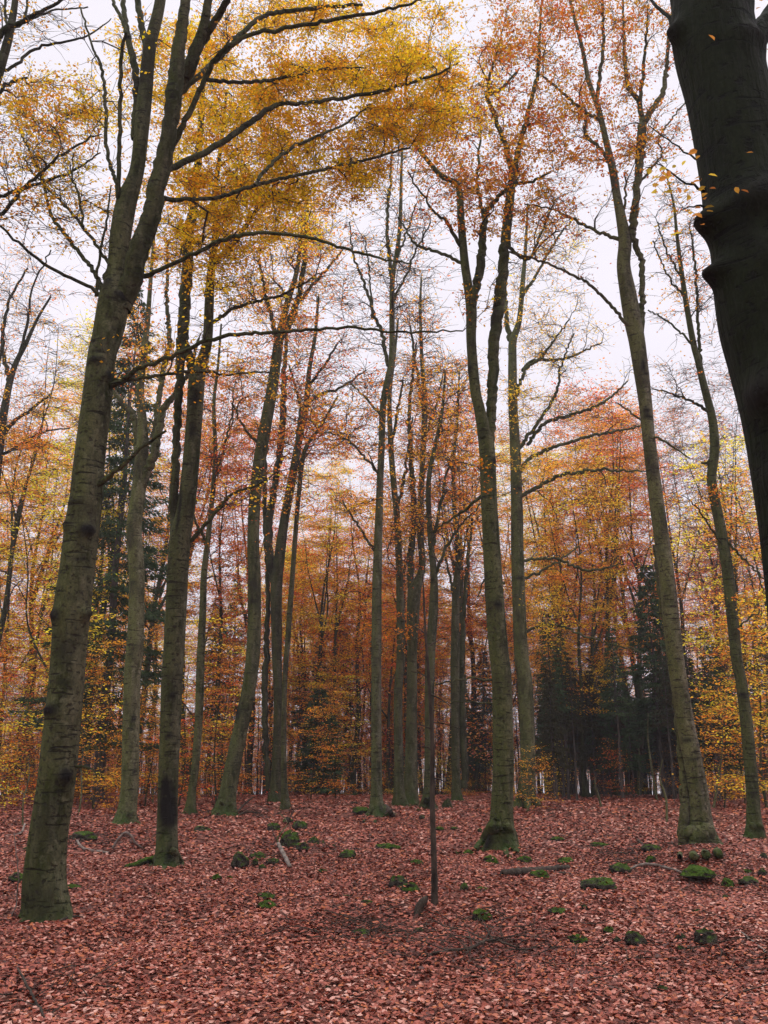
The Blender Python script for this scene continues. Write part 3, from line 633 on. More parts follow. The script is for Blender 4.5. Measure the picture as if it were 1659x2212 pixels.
traced_tree('burred', 'stout beech with a pale burr where it forks, third trunk past the middle beech',
    [(887, 1700, 30), (888, 1660, 27), (889, 1560, 24), (890, 1477, 23), (890, 1406, 22), (893, 1306, 28), (898, 1270, 26), (905, 1250, 18), (912, 1220, 15), (908, 1139, 15), (911, 1039, 12), (917, 905, 13), (916, 839, 11), (911, 772, 8), (908, 668, 6), (910, 600, 4)],
    [([(888, 1270, 16), (887, 1206, 15), (894, 1106, 13), (889, 1005, 11), (884, 905, 9), (890, 820, 6), (900, 740, 4)], .8), ([(914, 880, 7), (897, 780, 6), (885, 700, 4)], -.8), ([(915, 950, 6), (940, 880, 5), (960, 800, 3)], .9)],
    [(910, 760, 70, 130, 50, 2, 4, 0), (930, 920, 70, 90, 40, 4, 4, 0), (880, 1100, 60, 80, 26, 5, 4, 0)], Y=40, sides=16, tint=(1.4, 1.38, 1.25), leaf=ORG, lsize=.13, tlen=1.0, r0=.007, rtw=.008, scars=[(886, 1275, 8, 8, .2, .12), (906, 1390, 4, 4, 1, 0)])

traced_tree('elbowed', 'elbowed beech with a black foot, standing behind the thin dead spruce pole',
    [(922, 1751, 26), (926, 1700, 21), (927, 1610, 19), (928, 1477, 21), (930, 1406, 22), (937, 1306, 20), (937, 1239, 15), (928, 1139, 12), (926, 1039, 11), (938, 972, 9), (955, 890, 7), (962, 800, 4)],
    [([(934, 1180, 8), (950, 1100, 7), (965, 1020, 5), (985, 960, 3)], .8), ([(936, 1250, 7), (965, 1180, 6), (1000, 1130, 4), (1045, 1085, 3)], -.9)],
    [(960, 880, 60, 110, 40, 3, 3, 0), (970, 1060, 60, 80, 34, 3, 3, 0)], sides=16, tint=(1.1, 1.08, .95), leaf=ORG, lsize=.11, tlen=.9, r0=.006, rtw=.007, scars=[(930, 1735, 7, 14, 1, 0), (934, 1250, 5, 8, .9, 0)])

traced_tree('paired grey', 'pair of grown together grey trunks deep between the burred and the moss footed beech',
    [(985, 1705, 20), (984, 1600, 18), (983, 1477, 19), (983, 1406, 19), (985, 1273, 16), (990, 1200, 12), (982, 1100, 10), (980, 1000, 8), (988, 900, 6), (992, 800, 3)],
    [([(1003, 1703, 17), (1002, 1600, 16), (998, 1480, 14), (1000, 1350, 11), (1010, 1230, 8), (1020, 1120, 5)], .8), ([(984, 1300, 7), (965, 1220, 5), (955, 1150, 3)], .6)],
    [(985, 900, 60, 130, 50, 5, 4, 0), (1000, 1120, 60, 90, 40, 5, 4, 0)], Y=42, sides=14, tint=(1.2, 1.2, 1.1), leaf=ORG, lsize=.14, tlen=1.1, r0=.007, rtw=.008)

traced_tree('moss footed', 'tall beech with spreading mossy root foot, knot hole and narrow fork high up',
    [(1078, 1838, 50), (1081, 1800, 47), (1085, 1720, 45), (1087, 1643, 45), (1084, 1477, 43), (1077, 1406, 42), (1070, 1310, 40), (1065, 1239, 38), (1060, 1150, 36), (1056, 1072, 35), (1052, 972, 35), (1046, 930, 30), (1035, 880, 24), (1026, 839, 23), (1018, 738, 21), (1018, 668, 23), (1010, 610, 19), (1004, 568, 18), (996, 480, 16), (993, 420, 14), (985, 395, 12), (950, 377, 11), (900, 317, 8), (870, 290, 4)],
    [([(1056, 960, 24), (1060, 910, 22), (1062, 872, 22), (1066, 805, 23), (1067, 738, 24), (1076, 668, 25), (1084, 600, 23), (1091, 534, 22), (1100, 434, 20), (1104, 404, 19), (1112, 370, 15), (1118, 330, 12), (1140, 250, 10), (1160, 165, 8), (1165, 100, 6), (1170, 0, 4)], .7),
     ([(1014, 680, 17), (1030, 620, 18), (1038, 568, 19), (1044, 501, 15), (1050, 460, 12), (1074, 431, 10), (1100, 400, 7)], -.6), ([(1046, 480, 9), (1031, 401, 7), (1035, 330, 5), (1040, 250, 3)], .6),
     ([(1106, 400, 12), (1098, 334, 11), (1075, 270, 10), (1062, 234, 10), (1052, 210, 9), (1060, 160, 6), (1080, 90, 4)], -.7), ([(1056, 205, 8), (1085, 190, 7), (1120, 150, 4)], .5),
     ([(1002, 570, 8), (950, 545, 7), (900, 530, 6), (880, 500, 4), (860, 470, 3)], .8), ([(1000, 540, 9), (975, 500, 8), (968, 480, 8), (940, 460, 5), (900, 400, 4), (880, 370, 3)], -1.0), ([(1094, 530, 8), (1140, 560, 7), (1170, 500, 5), (1200, 430, 3)], .9), ([(1108, 400, 8), (1150, 390, 6), (1190, 370, 4)], -.9),
     ([(1050, 1060, 7), (1000, 1105, 6), (960, 1130, 4), (930, 1150, 3)], .8), ([(1066, 1470, 5), (1010, 1465, 4), (940, 1480, 3)], -.5), ([(1070, 1520, 4), (1020, 1517, 3), (950, 1515, 2)], .3)],
    [(1020, 330, 120, 110, 80, 5, 2.6, 0), (1110, 200, 110, 130, 70, 4, 2.6, 0), (1060, 430, 100, 80, 44, 6, 2.2, 0), (960, 420, 70, 90, 34, 2, 2, 0), (1180, 330, 90, 90, 34, 5, 2, 0), (1120, 60, 130, 80, 50, 6, 2.6, 0), (940, 330, 70, 50, 20, 4, 2, .3), (1190, 470, 80, 90, 34, 2.5, 2.2, .3), (1010, 1000, 60, 60, 8, 4, 1.5, 0), (1050, 650, 60, 60, 8, 3, 1, 0)],
    sides=30, step=.1, leaf=lin(206, 122, 36), tint=(1.15, 1.16, .90), lsize=.072, tlen=.45, spread=.38, rtw=.003, flare=1.15, lobes=5,
    scars=[(1074, 1308, 8, 9, 1.2, .03), (1075, 1395, 14, 3, .5, 0), (1066, 1000, 8, 9, 1.1, .03), (1015, 800, 5, 8, 1, .05), (1055, 1800, 12, 30, .5, 0), (1050, 1825, 16, 14, .7, 0), (1085, 1555, 22, 3, .6, 0), (1040, 940, 10, 20, .5, .02)])

traced_tree('smooth', 'smooth straight beech with bright moss at its foot, just behind the moss footed one',
    [(1137, 1746, 36), (1138, 1700, 33), (1140, 1612, 32), (1134, 1477, 32), (1126, 1413, 31), (1119, 1244, 28), (1116, 1075, 25), (1113, 974, 23), (1108, 873, 20), (1107, 772, 18), (1108, 735, 17), (1122, 690, 12), (1130, 600, 10), (1135, 540, 7), (1140, 440, 4)],
    [([(1108, 745, 12), (1096, 708, 11), (1092, 640, 8), (1090, 560, 5)], .7), ([(1118, 975, 9), (1150, 930, 8), (1194, 866, 7), (1204, 836, 6), (1215, 780, 4), (1240, 720, 3)], -.9), ([(1118, 1020, 9), (1160, 981, 8), (1235, 954, 7), (1310, 935, 6), (1383, 920, 4)], .9),
     ([(1120, 1075, 9), (1201, 1032, 8), (1268, 1017, 7), (1330, 1016, 5), (1396, 1018, 3)], -1), ([(1140, 960, 8), (1177, 914, 8), (1234, 897, 7), (1302, 870, 6), (1356, 823, 3)], .9), ([(1124, 1210, 7), (1201, 1207, 6), (1251, 1227, 6), (1292, 1230, 5), (1342, 1217, 3)], -1), ([(1122, 1255, 6), (1185, 1225, 5), (1250, 1180, 3)], .8), ([(1132, 1365, 6), (1194, 1348, 5), (1268, 1375, 4), (1386, 1409, 3)], -1.2),
     ([(1128, 640, 8), (1160, 590, 6), (1200, 520, 5), (1240, 470, 3)], .8), ([(1130, 800, 9), (1150, 780, 8), (1220, 775, 6), (1300, 740, 3)], .9), ([(1112, 870, 8), (1135, 800, 7), (1170, 770, 6), (1230, 690, 3)], -.8), ([(1090, 1260, 6), (1050, 1250, 4), (1030, 1290, 2)], .5)],
    [(1200, 560, 90, 120, 60, 2, 3, 0), (1220, 740, 100, 70, 44, 2.4, 3, 0), (1150, 680, 60, 100, 28, 4, 2.5, 0), (1130, 870, 50, 60, 16, 7, 2, -.4), (1250, 890, 100, 50, 24, 1, 2.5, 0), (1130, 1010, 40, 40, 12, 8, 1.5, -.6), (1250, 1060, 90, 60, 24, 4, 3, 0), (1200, 1330, 70, 50, 16, 6, 2, 0)],
    sides=20, step=.14, leaf=YEL, tint=(1.4, 1.42, 1.15), lsize=.095, tlen=.75, r0=.006, rtw=.006, flare=1.1, scars=[(1133, 1735, 8, 12, .9, 0), (1140, 1700, 5, 16, .6, 0), (1118, 1060, 9, 6, .8, 0), (1121, 1250, 12, 5, .8, 0)])

traced_tree('slanting', 'slanting grey beech with ringed bark, high fork and long mossy roots on a low mound',
    [(1519, 1836, 42), (1515, 1790, 41), (1508, 1713, 39), (1496, 1640, 38), (1484, 1578, 37), (1467, 1477, 35), (1458, 1413, 35), (1448, 1320, 34), (1440, 1244, 33), (1428, 1150, 32), (1417, 1075, 31), (1401, 941, 27), (1394, 870, 28), (1386, 806, 31), (1376, 738, 34), (1366, 690, 36), (1356, 630, 34), (1347, 573, 29), (1350, 522, 28), (1342, 472, 22), (1332, 420, 18), (1324, 371, 17), (1309, 303, 13), (1293, 236, 12), (1280, 200, 10), (1270, 168, 10), (1257, 101, 8), (1231, 0, 6), (1215, -80, 4)],
    [([(1478, 1838, 27), (1478, 1790, 25), (1480, 1713, 23), (1472, 1640, 15), (1466, 1578, 14), (1456, 1470, 12), (1440, 1370, 11), (1424, 1280, 9), (1412, 1177, 6)], .5),
     ([(1384, 720, 14), (1388, 640, 12), (1386, 573, 12), (1376, 540, 12), (1364, 505, 16), (1370, 470, 17), (1376, 404, 16), (1386, 303, 21), (1388, 270, 17), (1403, 245, 13), (1430, 202, 11), (1440, 152, 9), (1444, 94, 7), (1455, 0, 4)], -.3), ([(1388, 275, 13), (1380, 219, 11), (1356, 185, 9), (1349, 100, 7), (1345, 0, 4)], .8), ([(1382, 225, 9), (1387, 185, 8), (1395, 100, 6), (1400, 10, 3)], -.7),
     ([(1288, 225, 9), (1295, 168, 8), (1303, 101, 7), (1302, 0, 5), (1305, -70, 3)], -.6), ([(1358, 705, 9), (1349, 694, 8), (1302, 640, 7), (1261, 607, 6), (1184, 570, 5), (1100, 543, 4)], -1.0), ([(1340, 518, 9), (1295, 502, 7), (1235, 472, 6), (1184, 448, 4), (1133, 442, 3)], .9), ([(1322, 362, 9), (1295, 320, 8), (1265, 290, 7), (1268, 250, 5)], .8), ([(1300, 262, 8), (1255, 235, 7), (1190, 180, 5), (1150, 150, 3)], -.8),
     ([(1378, 400, 6), (1410, 360, 5), (1430, 330, 4), (1425, 295, 4), (1480, 220, 3)], .5), ([(1345, 470, 6), (1352, 420, 5), (1350, 370, 3)], -.4), ([(1398, 920, 5), (1360, 890, 4), (1330, 870, 3)], .4), ([(1396, 935, 6), (1430, 950, 5), (1490, 990, 3)], -.5)],
    [(1270, 130, 110, 140, 60, 5, 2.6, 0), (1390, 120, 90, 130, 44, 3, 2.4, 0), (1290, 310, 90, 80, 34, 5, 2.2, 0), (1420, 290, 60, 90, 24, 2, 2, 0), (1220, 220, 80, 70, 26, 5, 2, 0), (1370, 310, 50, 40, 12, 6, 1.5, 0), (1190, 450, 60, 50, 12, 4, 1.6, 0), (1300, 20, 180, 50, 40, 6, 2.4, 0), (1340, 430, 40, 50, 6, 2, 1, 0)],
    sides=26, step=.09, leaf=lin(206, 122, 36), tint=(1.65, 1.5, 1.45), lsize=.07, tlen=.45, spread=.38, rtw=.003, flare=1.3, lobes=6,
    scars=[(1480, 1600, 18, 3, .7, 0), (1490, 1640, 18, 3, .6, 0), (1455, 1510, 16, 3, .7, 0), (1420, 1065, 16, 3, .8, 0), (1437, 1130, 6, 14, .9, 0), (1393, 892, 9, 9, .9, .03), (1385, 795, 5, 14, .8, 0), (1398, 905, 16, 4, .7, 0), (1445, 1250, 16, 3, .5, 0), (1452, 1300, 16, 3, .5, 0), (1430, 1195, 16, 3, .5, 0), (1412, 1010, 14, 3, .6, 0), (1500, 1740, 18, 4, .5, 0), (1356, 620, 12, 20, .5, 0), (1372, 690, 14, 26, .35, 0)])

traced_tree('crooked', 'crooked thin topped beech kinked halfway up, just past the slanting beech',
    [(1633, 1812, 32), (1628, 1760, 28), (1626, 1713, 26), (1614, 1578, 26), (1602, 1477, 24), (1590, 1413, 24), (1573, 1244, 24), (1557, 1143, 22), (1543, 1075, 21), (1537, 1030, 20), (1544, 970, 20), (1539, 907, 18), (1522, 839, 16), (1508, 780, 14), (1497, 738, 13), (1480, 640, 11), (1470, 570, 9), (1462, 506, 7), (1455, 440, 5), (1440, 380, 3)],
    [([(1516, 810, 7), (1510, 735, 7), (1506, 640, 6), (1500, 560, 5), (1490, 480, 3)], .4), ([(1498, 745, 5), (1450, 700, 4), (1400, 670, 3)], .5), ([(1478, 640, 5), (1440, 590, 4), (1410, 520, 3)], -.5), ([(1535, 890, 8), (1500, 870, 6), (1450, 850, 4), (1410, 840, 3)], -.6), ([(1532, 1000, 7), (1515, 1000, 5)], 0), ([(1472, 600, 5), (1440, 540, 4), (1420, 480, 3)], .7), ([(1565, 1190, 6), (1530, 1130, 4), (1490, 1080, 3)], -.6), ([(1585, 1390, 5), (1600, 1350, 4), (1640, 1320, 3)], .5), ([(1560, 1160, 6), (1600, 1200, 5), (1650, 1250, 3)], -.5)],
    [(1460, 480, 50, 90, 40, .8, 1.6, 0), (1490, 600, 50, 90, 20, 2.2, 1.6, 0), (1540, 640, 40, 60, 10, .8, 1, 0), (1440, 840, 50, 50, 10, .5, 1, 0), (1500, 1080, 60, 50, 10, 3, 1.5, 0), (1640, 1320, 40, 60, 8, 4, 1.5, 0)],
    sides=20, step=.1, leaf=ORG, tint=(1.05, 1.06, .88), lsize=.072, tlen=.5, flare=.9, scars=[(1600, 1500, 12, 5, .8, 0), (1545, 960, 5, 8, .6, .03), (1525, 1000, 5, 6, .8, .06), (1622, 1715, 12, 4, .7, 0)])

traced_tree('huge dark', 'huge dark beech trunk with bulging branch collars, nearest of all the trees',
    [(1860, 2470, 290), (1838, 2000, 250), (1802, 1600, 228), (1764, 1200, 222), (1745, 1050, 220), (1722, 900, 222), (1700, 780, 238), (1682, 690, 250), (1668, 600, 246), (1650, 520, 224), (1636, 470, 222), (1618, 400, 196), (1596, 300, 182), (1572, 200, 172), (1548, 110, 172), (1537, 50, 168), (1537, 0, 166), (1520, -120, 160), (1490, -400, 140), (1440, -900, 110)],
    [([(1600, 130, 60), (1650, 60, 50), (1720, -40, 44), (1840, -200, 34), (1960, -500, 22), (2040, -900, 8)], .8), ([(1462, 70, 14), (1446, 40, 9), (1420, 15, 7), (1395, -10, 5), (1340, -60, 3)], .5), ([(1520, 412, 7), (1500, 400, 5), (1470, 388, 4), (1430, 360, 3), (1395, 362, 2)], -.4), ([(1526, 450, 6), (1505, 445, 4), (1470, 455, 2)], -.3), ([(1520, 350, 6), (1490, 335, 4), (1440, 300, 3), (1400, 270, 2)], .4)],
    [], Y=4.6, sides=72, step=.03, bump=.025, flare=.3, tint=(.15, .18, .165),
    scars=[(1456, 82, 30, 24, .5, .07), (1500, 490, 40, 30, .6, .11), (1530, 603, 34, 24, .6, .11), (1610, 130, 60, 26, .6, .04), (1610, 480, 60, 40, .4, .04), (1640, 470, 46, 12, .7, .0), (1650, 610, 60, 50, .4, .05), (1640, 870, 50, 60, .5, .07), (1620, 880, 26, 40, .5, .05), (1590, 70, 14, 12, .9, .0), (1660, 1050, 40, 50, .4, .06)])

def leafy_twig_leaves():
    """broad leaves hanging on the near trunk's small twigs"""
    root, Y, base = TREES['huge dark']; V, F, T = [], [], []
    spots = []
    for (u, v, ru, rv, n) in ((1425, 372, 34, 12, 7), (1440, 382, 40, 8, 6), (1460, 396, 50, 22, 14), (1500, 420, 34, 14, 6), (1520, 330, 14, 6, 2), (1485, 445, 30, 22, 9), (1525, 465, 12, 24, 4), (1445, 500, 40, 10, 5), (1515, 395, 22, 24, 5), (1470, 335, 40, 20, 4)):
        for _ in range(n): spots.append((u + random.uniform(-ru, ru), v + random.uniform(-rv, rv)))
    for (u, v) in ((1530, 75), (1600, 410), (1588, 404), (1612, 330)): spots.append((u, v, 1))
    for _ in range(40): spots.append((random.uniform(1638, 1700), random.uniform(-20, 110), 2))
    for s in spots:
        yy = Y + (random.uniform(-.5, .1) if len(s) == 2 else (-.33 if s[2] == 1 else random.uniform(.6, 2.2)))
        p = P(s[0], s[1], yy) - base; Ls = random.uniform(.035, .06)
        n_ = unit(np.array([random.gauss(0, .5), random.gauss(-.3, .5), 1])); d = unit(np.array([random.uniform(-1, 1), random.uniform(-1, 1), random.uniform(-.6, .1)])); d = unit(d - n_ * (d @ n_)); q = np.cross(n_, d)
        k = len(V)
        V += [p, p + d * Ls * .3 + q * Ls * .3 + n_ * Ls * .08, p + d * Ls * .68 + q * Ls * .27 + n_ * Ls * .08, p + d * Ls - n_ * Ls * .08, p + d * Ls * .68 - q * Ls * .27 + n_ * Ls * .08, p + d * Ls * .3 - q * Ls * .3 + n_ * Ls * .08]
        F += [[k, k + 3, k + 2, k + 1], [k, k + 5, k + 4, k + 3]]; T += [random.random()] * 6
    obj('crown', mesh('crown', np.array(V), np.array(F), LEAF, {'tone': np.array(T)}, smooth=False), root, lin(200, 145, 60))
leafy_twig_leaves()

traced_tree('edge bare', 'thinly leaved beech whose bare top crosses the upper corner of sky',
    [(-190, 1900, 60), (-150, 1500, 52), (-110, 1000, 44), (-70, 500, 34), (-30, 250, 25), (0, 147, 20), (18, 83, 18), (28, 33, 15), (33, 0, 13), (50, -150, 8)],
    [([(-5, 165, 12), (0, 75, 12), (60, 40, 9), (133, 0, 6), (200, -60, 4)], -.4), ([(2, 150, 8), (20, 150, 7), (83, 103, 6), (187, 77, 4), (240, 40, 2)], .5), ([(20, 75, 6), (10, 20, 6), (18, -30, 4)], .4), ([(55, 40, 6), (60, 0, 5), (65, -60, 3)], .3),
     ([(-60, 450, 14), (0, 464, 9), (50, 407, 8), (127, 340, 6), (190, 300, 4), (220, 290, 2)], -1.2), ([(-62, 440, 12), (0, 424, 8), (83, 397, 7), (160, 367, 5), (217, 330, 3)], .8), ([(-50, 380, 12), (0, 205, 8), (20, 180, 8), (60, 168, 5)], .6), ([(0, 75, 7), (40, 55, 6), (110, 25, 4), (190, 15, 3)], .8)],
    [(110, 230, 110, 60, 26, 6, 1.6, .6), (60, 330, 90, 90, 30, 2.5, 1.8, 0), (60, 460, 80, 50, 16, 3, 1.4, 0), (100, 60, 100, 50, 14, .3, 1.2, 0), (-60, 300, 90, 200, 20, 3, 2, 0)],
    Y=11.5, sides=20, step=.1, leaf=lin(214, 146, 44), lsize=.055, tlen=.36, rtw=.0026, r0=.0034, spread=.35, tint=(.8, .8, .8))

traced_tree('edge limbed', 'dark limbed beech half outside the picture, its low branches over the far edge',
    [(-60, 1745, 34), (-50, 1500, 30), (-30, 1250, 26), (-12, 1050, 22), (2, 935, 19), (12, 870, 16), (22, 822, 14), (36, 780, 11), (55, 745, 9), (80, 690, 6), (110, 640, 4)],
    [([(-2, 960, 12), (20, 920, 9), (60, 890, 7), (110, 850, 4)], -.8), ([(20, 830, 9), (5, 740, 8), (20, 650, 6), (60, 580, 4)], .8), ([(40, 775, 7), (60, 690, 6), (70, 620, 4), (110, 540, 3)], -.6), ([(-8, 1010, 9), (-20, 900, 8), (-5, 800, 6), (10, 700, 4)], .6), ([(-5, 985, 7), (50, 960, 6), (100, 930, 4), (150, 925, 3)], .9)],
    [(60, 620, 80, 90, 34, 1.5, 2.5, 0), (70, 900, 90, 70, 44, 5, 3, 0), (50, 1010, 60, 70, 34, 6, 3, 0), (20, 760, 50, 60, 14, 3, 2, 0)], sides=14, leaf=ORG, lsize=.1, tlen=.75, r0=.006, rtw=.006, tint=(.7, .68, .68))

# slim dead spruce pole in front
def dead_pole():
    g = ground(938, 1954); Y = g[1]; base = g
    rows = [(938, 1956, 14), (938.5, 1900, 13), (934, 1743, 11), (934, 1600, 9), (927, 1477, 7), (920, 1380, 5.5), (916, 1300, 4), (913, 1240, 2)]
    C = np.array([[*(P(u, v, Y) - base), wd * .5 * depth(u, v, Y) / FPX] for u, v, wd in rows]); C[0, 2] = -.1
    C = catmull(C, .06)
    root = thing('dead_sapling', 'slim dead spruce pole without bark or needles standing alone in the leaf litter', 'dead sapling', base)
    k = np.arange(len(C)); C[:, 3] *= 1 + .10 * (np.sin(k * 1.1) > .82)
    V, F, A = tube(C, 12, .25, 3, .05); obj('trunk', mesh('trunk', V, F, DEADWOOD), root)
    for u, v, du, dv, dy in ((930, 1560, 60, 14, .2), (931, 1575, -45, -12, -.1), (928, 1500, 45, 25, -.2), (933, 1680, 40, 16, .1), (926, 1465, -38, -14, .3), (934, 1760, 12, -10, 0), (932, 1620, -20, -6, -.2), (922, 1400, 40, -22, .2), (920, 1370, -35, -20, .2), (936, 1850, -10, -4, -.1)):
        a = P(u, v, Y) - base; b = P(u + du, v + dv, Y + dy) - base
        V, F, A = tube(catmull(np.array([[*a, .010], [*((a + b) / 2 + [0, 0, .02]), .008], [*b, .004]]), .08), 5); obj('dead_twig', mesh('dead_twig', V, F, DEADWOOD), root)
dead_pole()

# ---------------------------------------------------------------- background trees: one of each kind, then copies
def copy_tree(src, loc, rz, sc, label, group, colors):
    r = src.copy(); COL.objects.link(r); r.location = loc; r.rotation_euler = (0, 0, rz); r.scale = (sc[0], sc[0], sc[1]); r['label'] = label; r['group'] = group
    for ch in src.children:
        c = ch.copy(); COL.objects.link(c); c.parent = r
        if ch.name.split('.')[0] == 'crown': c.color = (*colors[0], 1)
        elif ch.name.split('.')[0] == 'trunk': c.color = (*colors[1], 1)
    return r

def proto_beech(seed, H, r, fork, ncrown, nleaf, lsize, low, wide, bare=.0):
    g = np.random.default_rng(seed)
    root = thing('background_beech', '', 'tree', (0, 0, 0))
    zs = np.linspace(0, H, 14); ph = g.uniform(0, 6.28, 2)
    T = np.stack([.3 * np.sin(zs * .22 + ph[0]) + .14 * np.sin(zs * .7 + ph[1]) + zs * g.normal(0, .02), .35 * np.sin(zs * .19 + ph[1]) + zs * g.normal(0, .02), zs - .2, r * np.maximum(.03, 1 - (zs / H) ** .9)], 1)
    T[:, :2] -= T[0, :2]
    C = catmull(T, .6); G = Geo(); V, F, A = tube(C, 12, .9, seed, .03); G.add(V, F, A)
    nodes, rad, dr = [C[:, :3]], [C[:, 3]], [unit(np.gradient(C[:, :3], axis=0))]
    for k in range(fork):
        zf = H * g.uniform(.32, .6); i = int(np.argmin(abs(C[:, 2] - zf))); a = g.uniform(0, 6.28); out = g.uniform(1.2, 3.0) * wide; top = H * g.uniform(.8, .98)
        b0 = C[i]; q = [[*b0[:3], b0[3] * .7]]
        for t in (.25, .5, .75, 1):
            q.append([b0[0] + math.cos(a) * out * t ** .7 + g.normal(0, .15), b0[1] + math.sin(a) * out * t ** .7 + g.normal(0, .15), b0[2] + (top - b0[2]) * t, b0[3] * .62 * (1 - t * .85)])
        Q = catmull(q, .6); V, F, A = tube(Q, 8); G.add(V, F, A); nodes.append(Q[:, :3]); rad.append(Q[:, 3]); dr.append(unit(np.gradient(Q[:, :3], axis=0)))
    V, F, A = G.out(); obj('trunk', mesh('trunk', V, F, BARK, {'scar': A[:, 0], 'moss': A[:, 1]}), root, (1, 1, 1))
    nodes, rad, dr = map(np.concatenate, (nodes, rad, dr)); at = []
    while len(at) < ncrown:
        z = g.uniform(low, 1.02); prof = wide * (3.6 * math.sin(math.pi * min(1, max(.08, (z - low * .6) / (1.1 - low * .6)))) ** .7 + .3)
        a = g.uniform(0, 6.28); q = prof * math.sqrt(g.uniform(.05, 1)); at.append([q * math.cos(a), q * math.sin(a), z * H])
    for _ in range(34):
        i = g.integers(0, len(nodes)); 
        if nodes[i, 2] > H * .6: at.append(nodes[i] + g.normal(0, .8, 3) + [0, 0, .8])
    at = np.array(at); at[:, 2] = np.where(g.random(len(at)) < .3, np.round(at[:, 2] / 1.3) * 1.3 + g.normal(0, .12, len(at)), at[:, 2])
    ch = grow(nodes, rad, dr, at, .007, seg=.6, wig=.06)
    (V, F), lp, ls, lt = dress(ch, 5, 1.0, nleaf, lsize, .6, .008, flat=.16, bare_share=bare, upw=.1)
    obj('crown', crown_mesh('crown', V, F, *leaf_geo(lp, ls, lt, .4), LEAF), root, ORG)
    return root

def proto_young(seed, H, nc, nleaf, lsize):
    g = np.random.default_rng(seed); root = thing('young_beech', '', 'young tree', (0, 0, 0))
    zs = np.linspace(0, H, 7); C = catmull(np.stack([.12 * np.sin(zs + seed), .12 * np.cos(zs * .8 + seed), zs - .1, .035 * H / 5 * (1.05 - zs / H)], 1), .3)
    V, F, A = tube(C, 7); obj('trunk', mesh('trunk', V, F, BARK, {'scar': A[:, 0], 'moss': A[:, 1]}), root, (.7, .66, .6))
    at = []
    for _ in range(nc):
        z = H * g.uniform(.1, 1); a = g.uniform(0, 6.28); q = (.32 * H * (1.12 - z / H) + .35) * math.sqrt(g.uniform(.1, 1)); at.append([q * math.cos(a), q * math.sin(a), max(.4, z)])
    ch = grow(C[:, :3], C[:, 3], unit(np.gradient(C[:, :3], axis=0)), np.array(at), .004, seg=.4)
    (V, F), lp, ls, lt = dress(ch, 4, .6, nleaf, lsize, .55, .005, flat=.08, upw=.03)
    obj('crown', crown_mesh('crown', V, F, *leaf_geo(lp, ls, lt, .35), LEAF), root, ORG)
    return root

def proto_spruce(seed, H, r, low, wmax, nwh, dead=False, thin=1.0):
    g = np.random.default_rng(seed); root = thing('spruce_tree', '', 'spruce', (0, 0, 0))
    zs = np.linspace(0, H, 8); C = catmull(np.stack([.04 * np.sin(zs), .04 * np.cos(zs), zs - .15, r * (1.02 - zs / H)], 1), .6)
    V, F, A = tube(C, 9, .5, seed); obj('trunk', mesh('trunk', V, F, SPBARK), root)
    G = Geo(); lp, ld, ls = [], [], []
    for z in np.linspace(low * H, H * .985, nwh):
        f = (H - z) / (H * (1 - low)); Lb = wmax * (f ** .75) * thin + .15
        for a in g.uniform(0, 6.28, 5):
            l = Lb * g.uniform(.6, 1.1); d = np.array([math.cos(a), math.sin(a), 0]); s = np.array([-d[1], d[0], 0])
            t = np.linspace(0, 1, 6)[:, None]; pts = np.array([0, 0, z]) + d * l * t + np.array([0, 0, 1]) * (l * (-.42 * t + .24 * t * t) + .25 * f * (t - t))
            G.add(*tube(np.hstack([pts, np.linspace(.02, .004, 6)[:, None]]), 3)[:2])
            n = int(70 * l * (.35 if dead else 1) + 10)
            tt = g.uniform(.18, 1.02, n)[:, None]; side = g.normal(0, 1, n)[:, None] * .24 * l * (1.15 - tt)
            pos = np.array([0, 0, z]) + d * l * tt + s * side + np.array([0, 0, 1]) * (l * (-.42 * tt + .24 * tt * tt) - np.abs(g.normal(0, .13, n))[:, None])
            lp.append(pos); ld.append(d + s * np.sign(side) * .7 + np.array([0, 0, -.55])); ls.append(g.uniform(.14, .30, n))
    for z in np.linspace(.12 * H, low * H, 14 if low > .2 else 3):
        for a in g.uniform(0, 6.28, 3):
            d = np.array([math.cos(a), math.sin(a), -.15]); l = g.uniform(.4, 1.3) * wmax / 1.6; G.add(*tube(np.array([[0, 0, z, .012], [*(np.array([0, 0, z]) + d * l * .5), .008], [*(np.array([0, 0, z]) + d * l + [0, 0, -.1]), .003]]), 3)[:2])
    tV, tF, A = G.out()
    lp, ls = np.concatenate(lp), np.concatenate(ls); ld = np.concatenate(ld); n = len(lp)
    nzv = unit(g.normal(0, 1, (n, 3)) + np.array([0, 0, .8])); d = unit(ld + g.normal(0, .3, (n, 3))); d = unit(d - nzv * (d * nzv).sum(1)[:, None] * .6); s = unit(np.cross(nzv, d)); q = ls[:, None]
    V = np.stack([lp, lp + d * q * .4 + s * q * .16, lp + d * q, lp + d * q * .4 - s * q * .16], 1).reshape(-1, 3)
    obj('crown', crown_mesh('crown', tV, tF, V, np.arange(n * 4).reshape(-1, 4), np.repeat(g.random(n), 4), NEEDLE), root, lin(58, 74, 52))
    return root

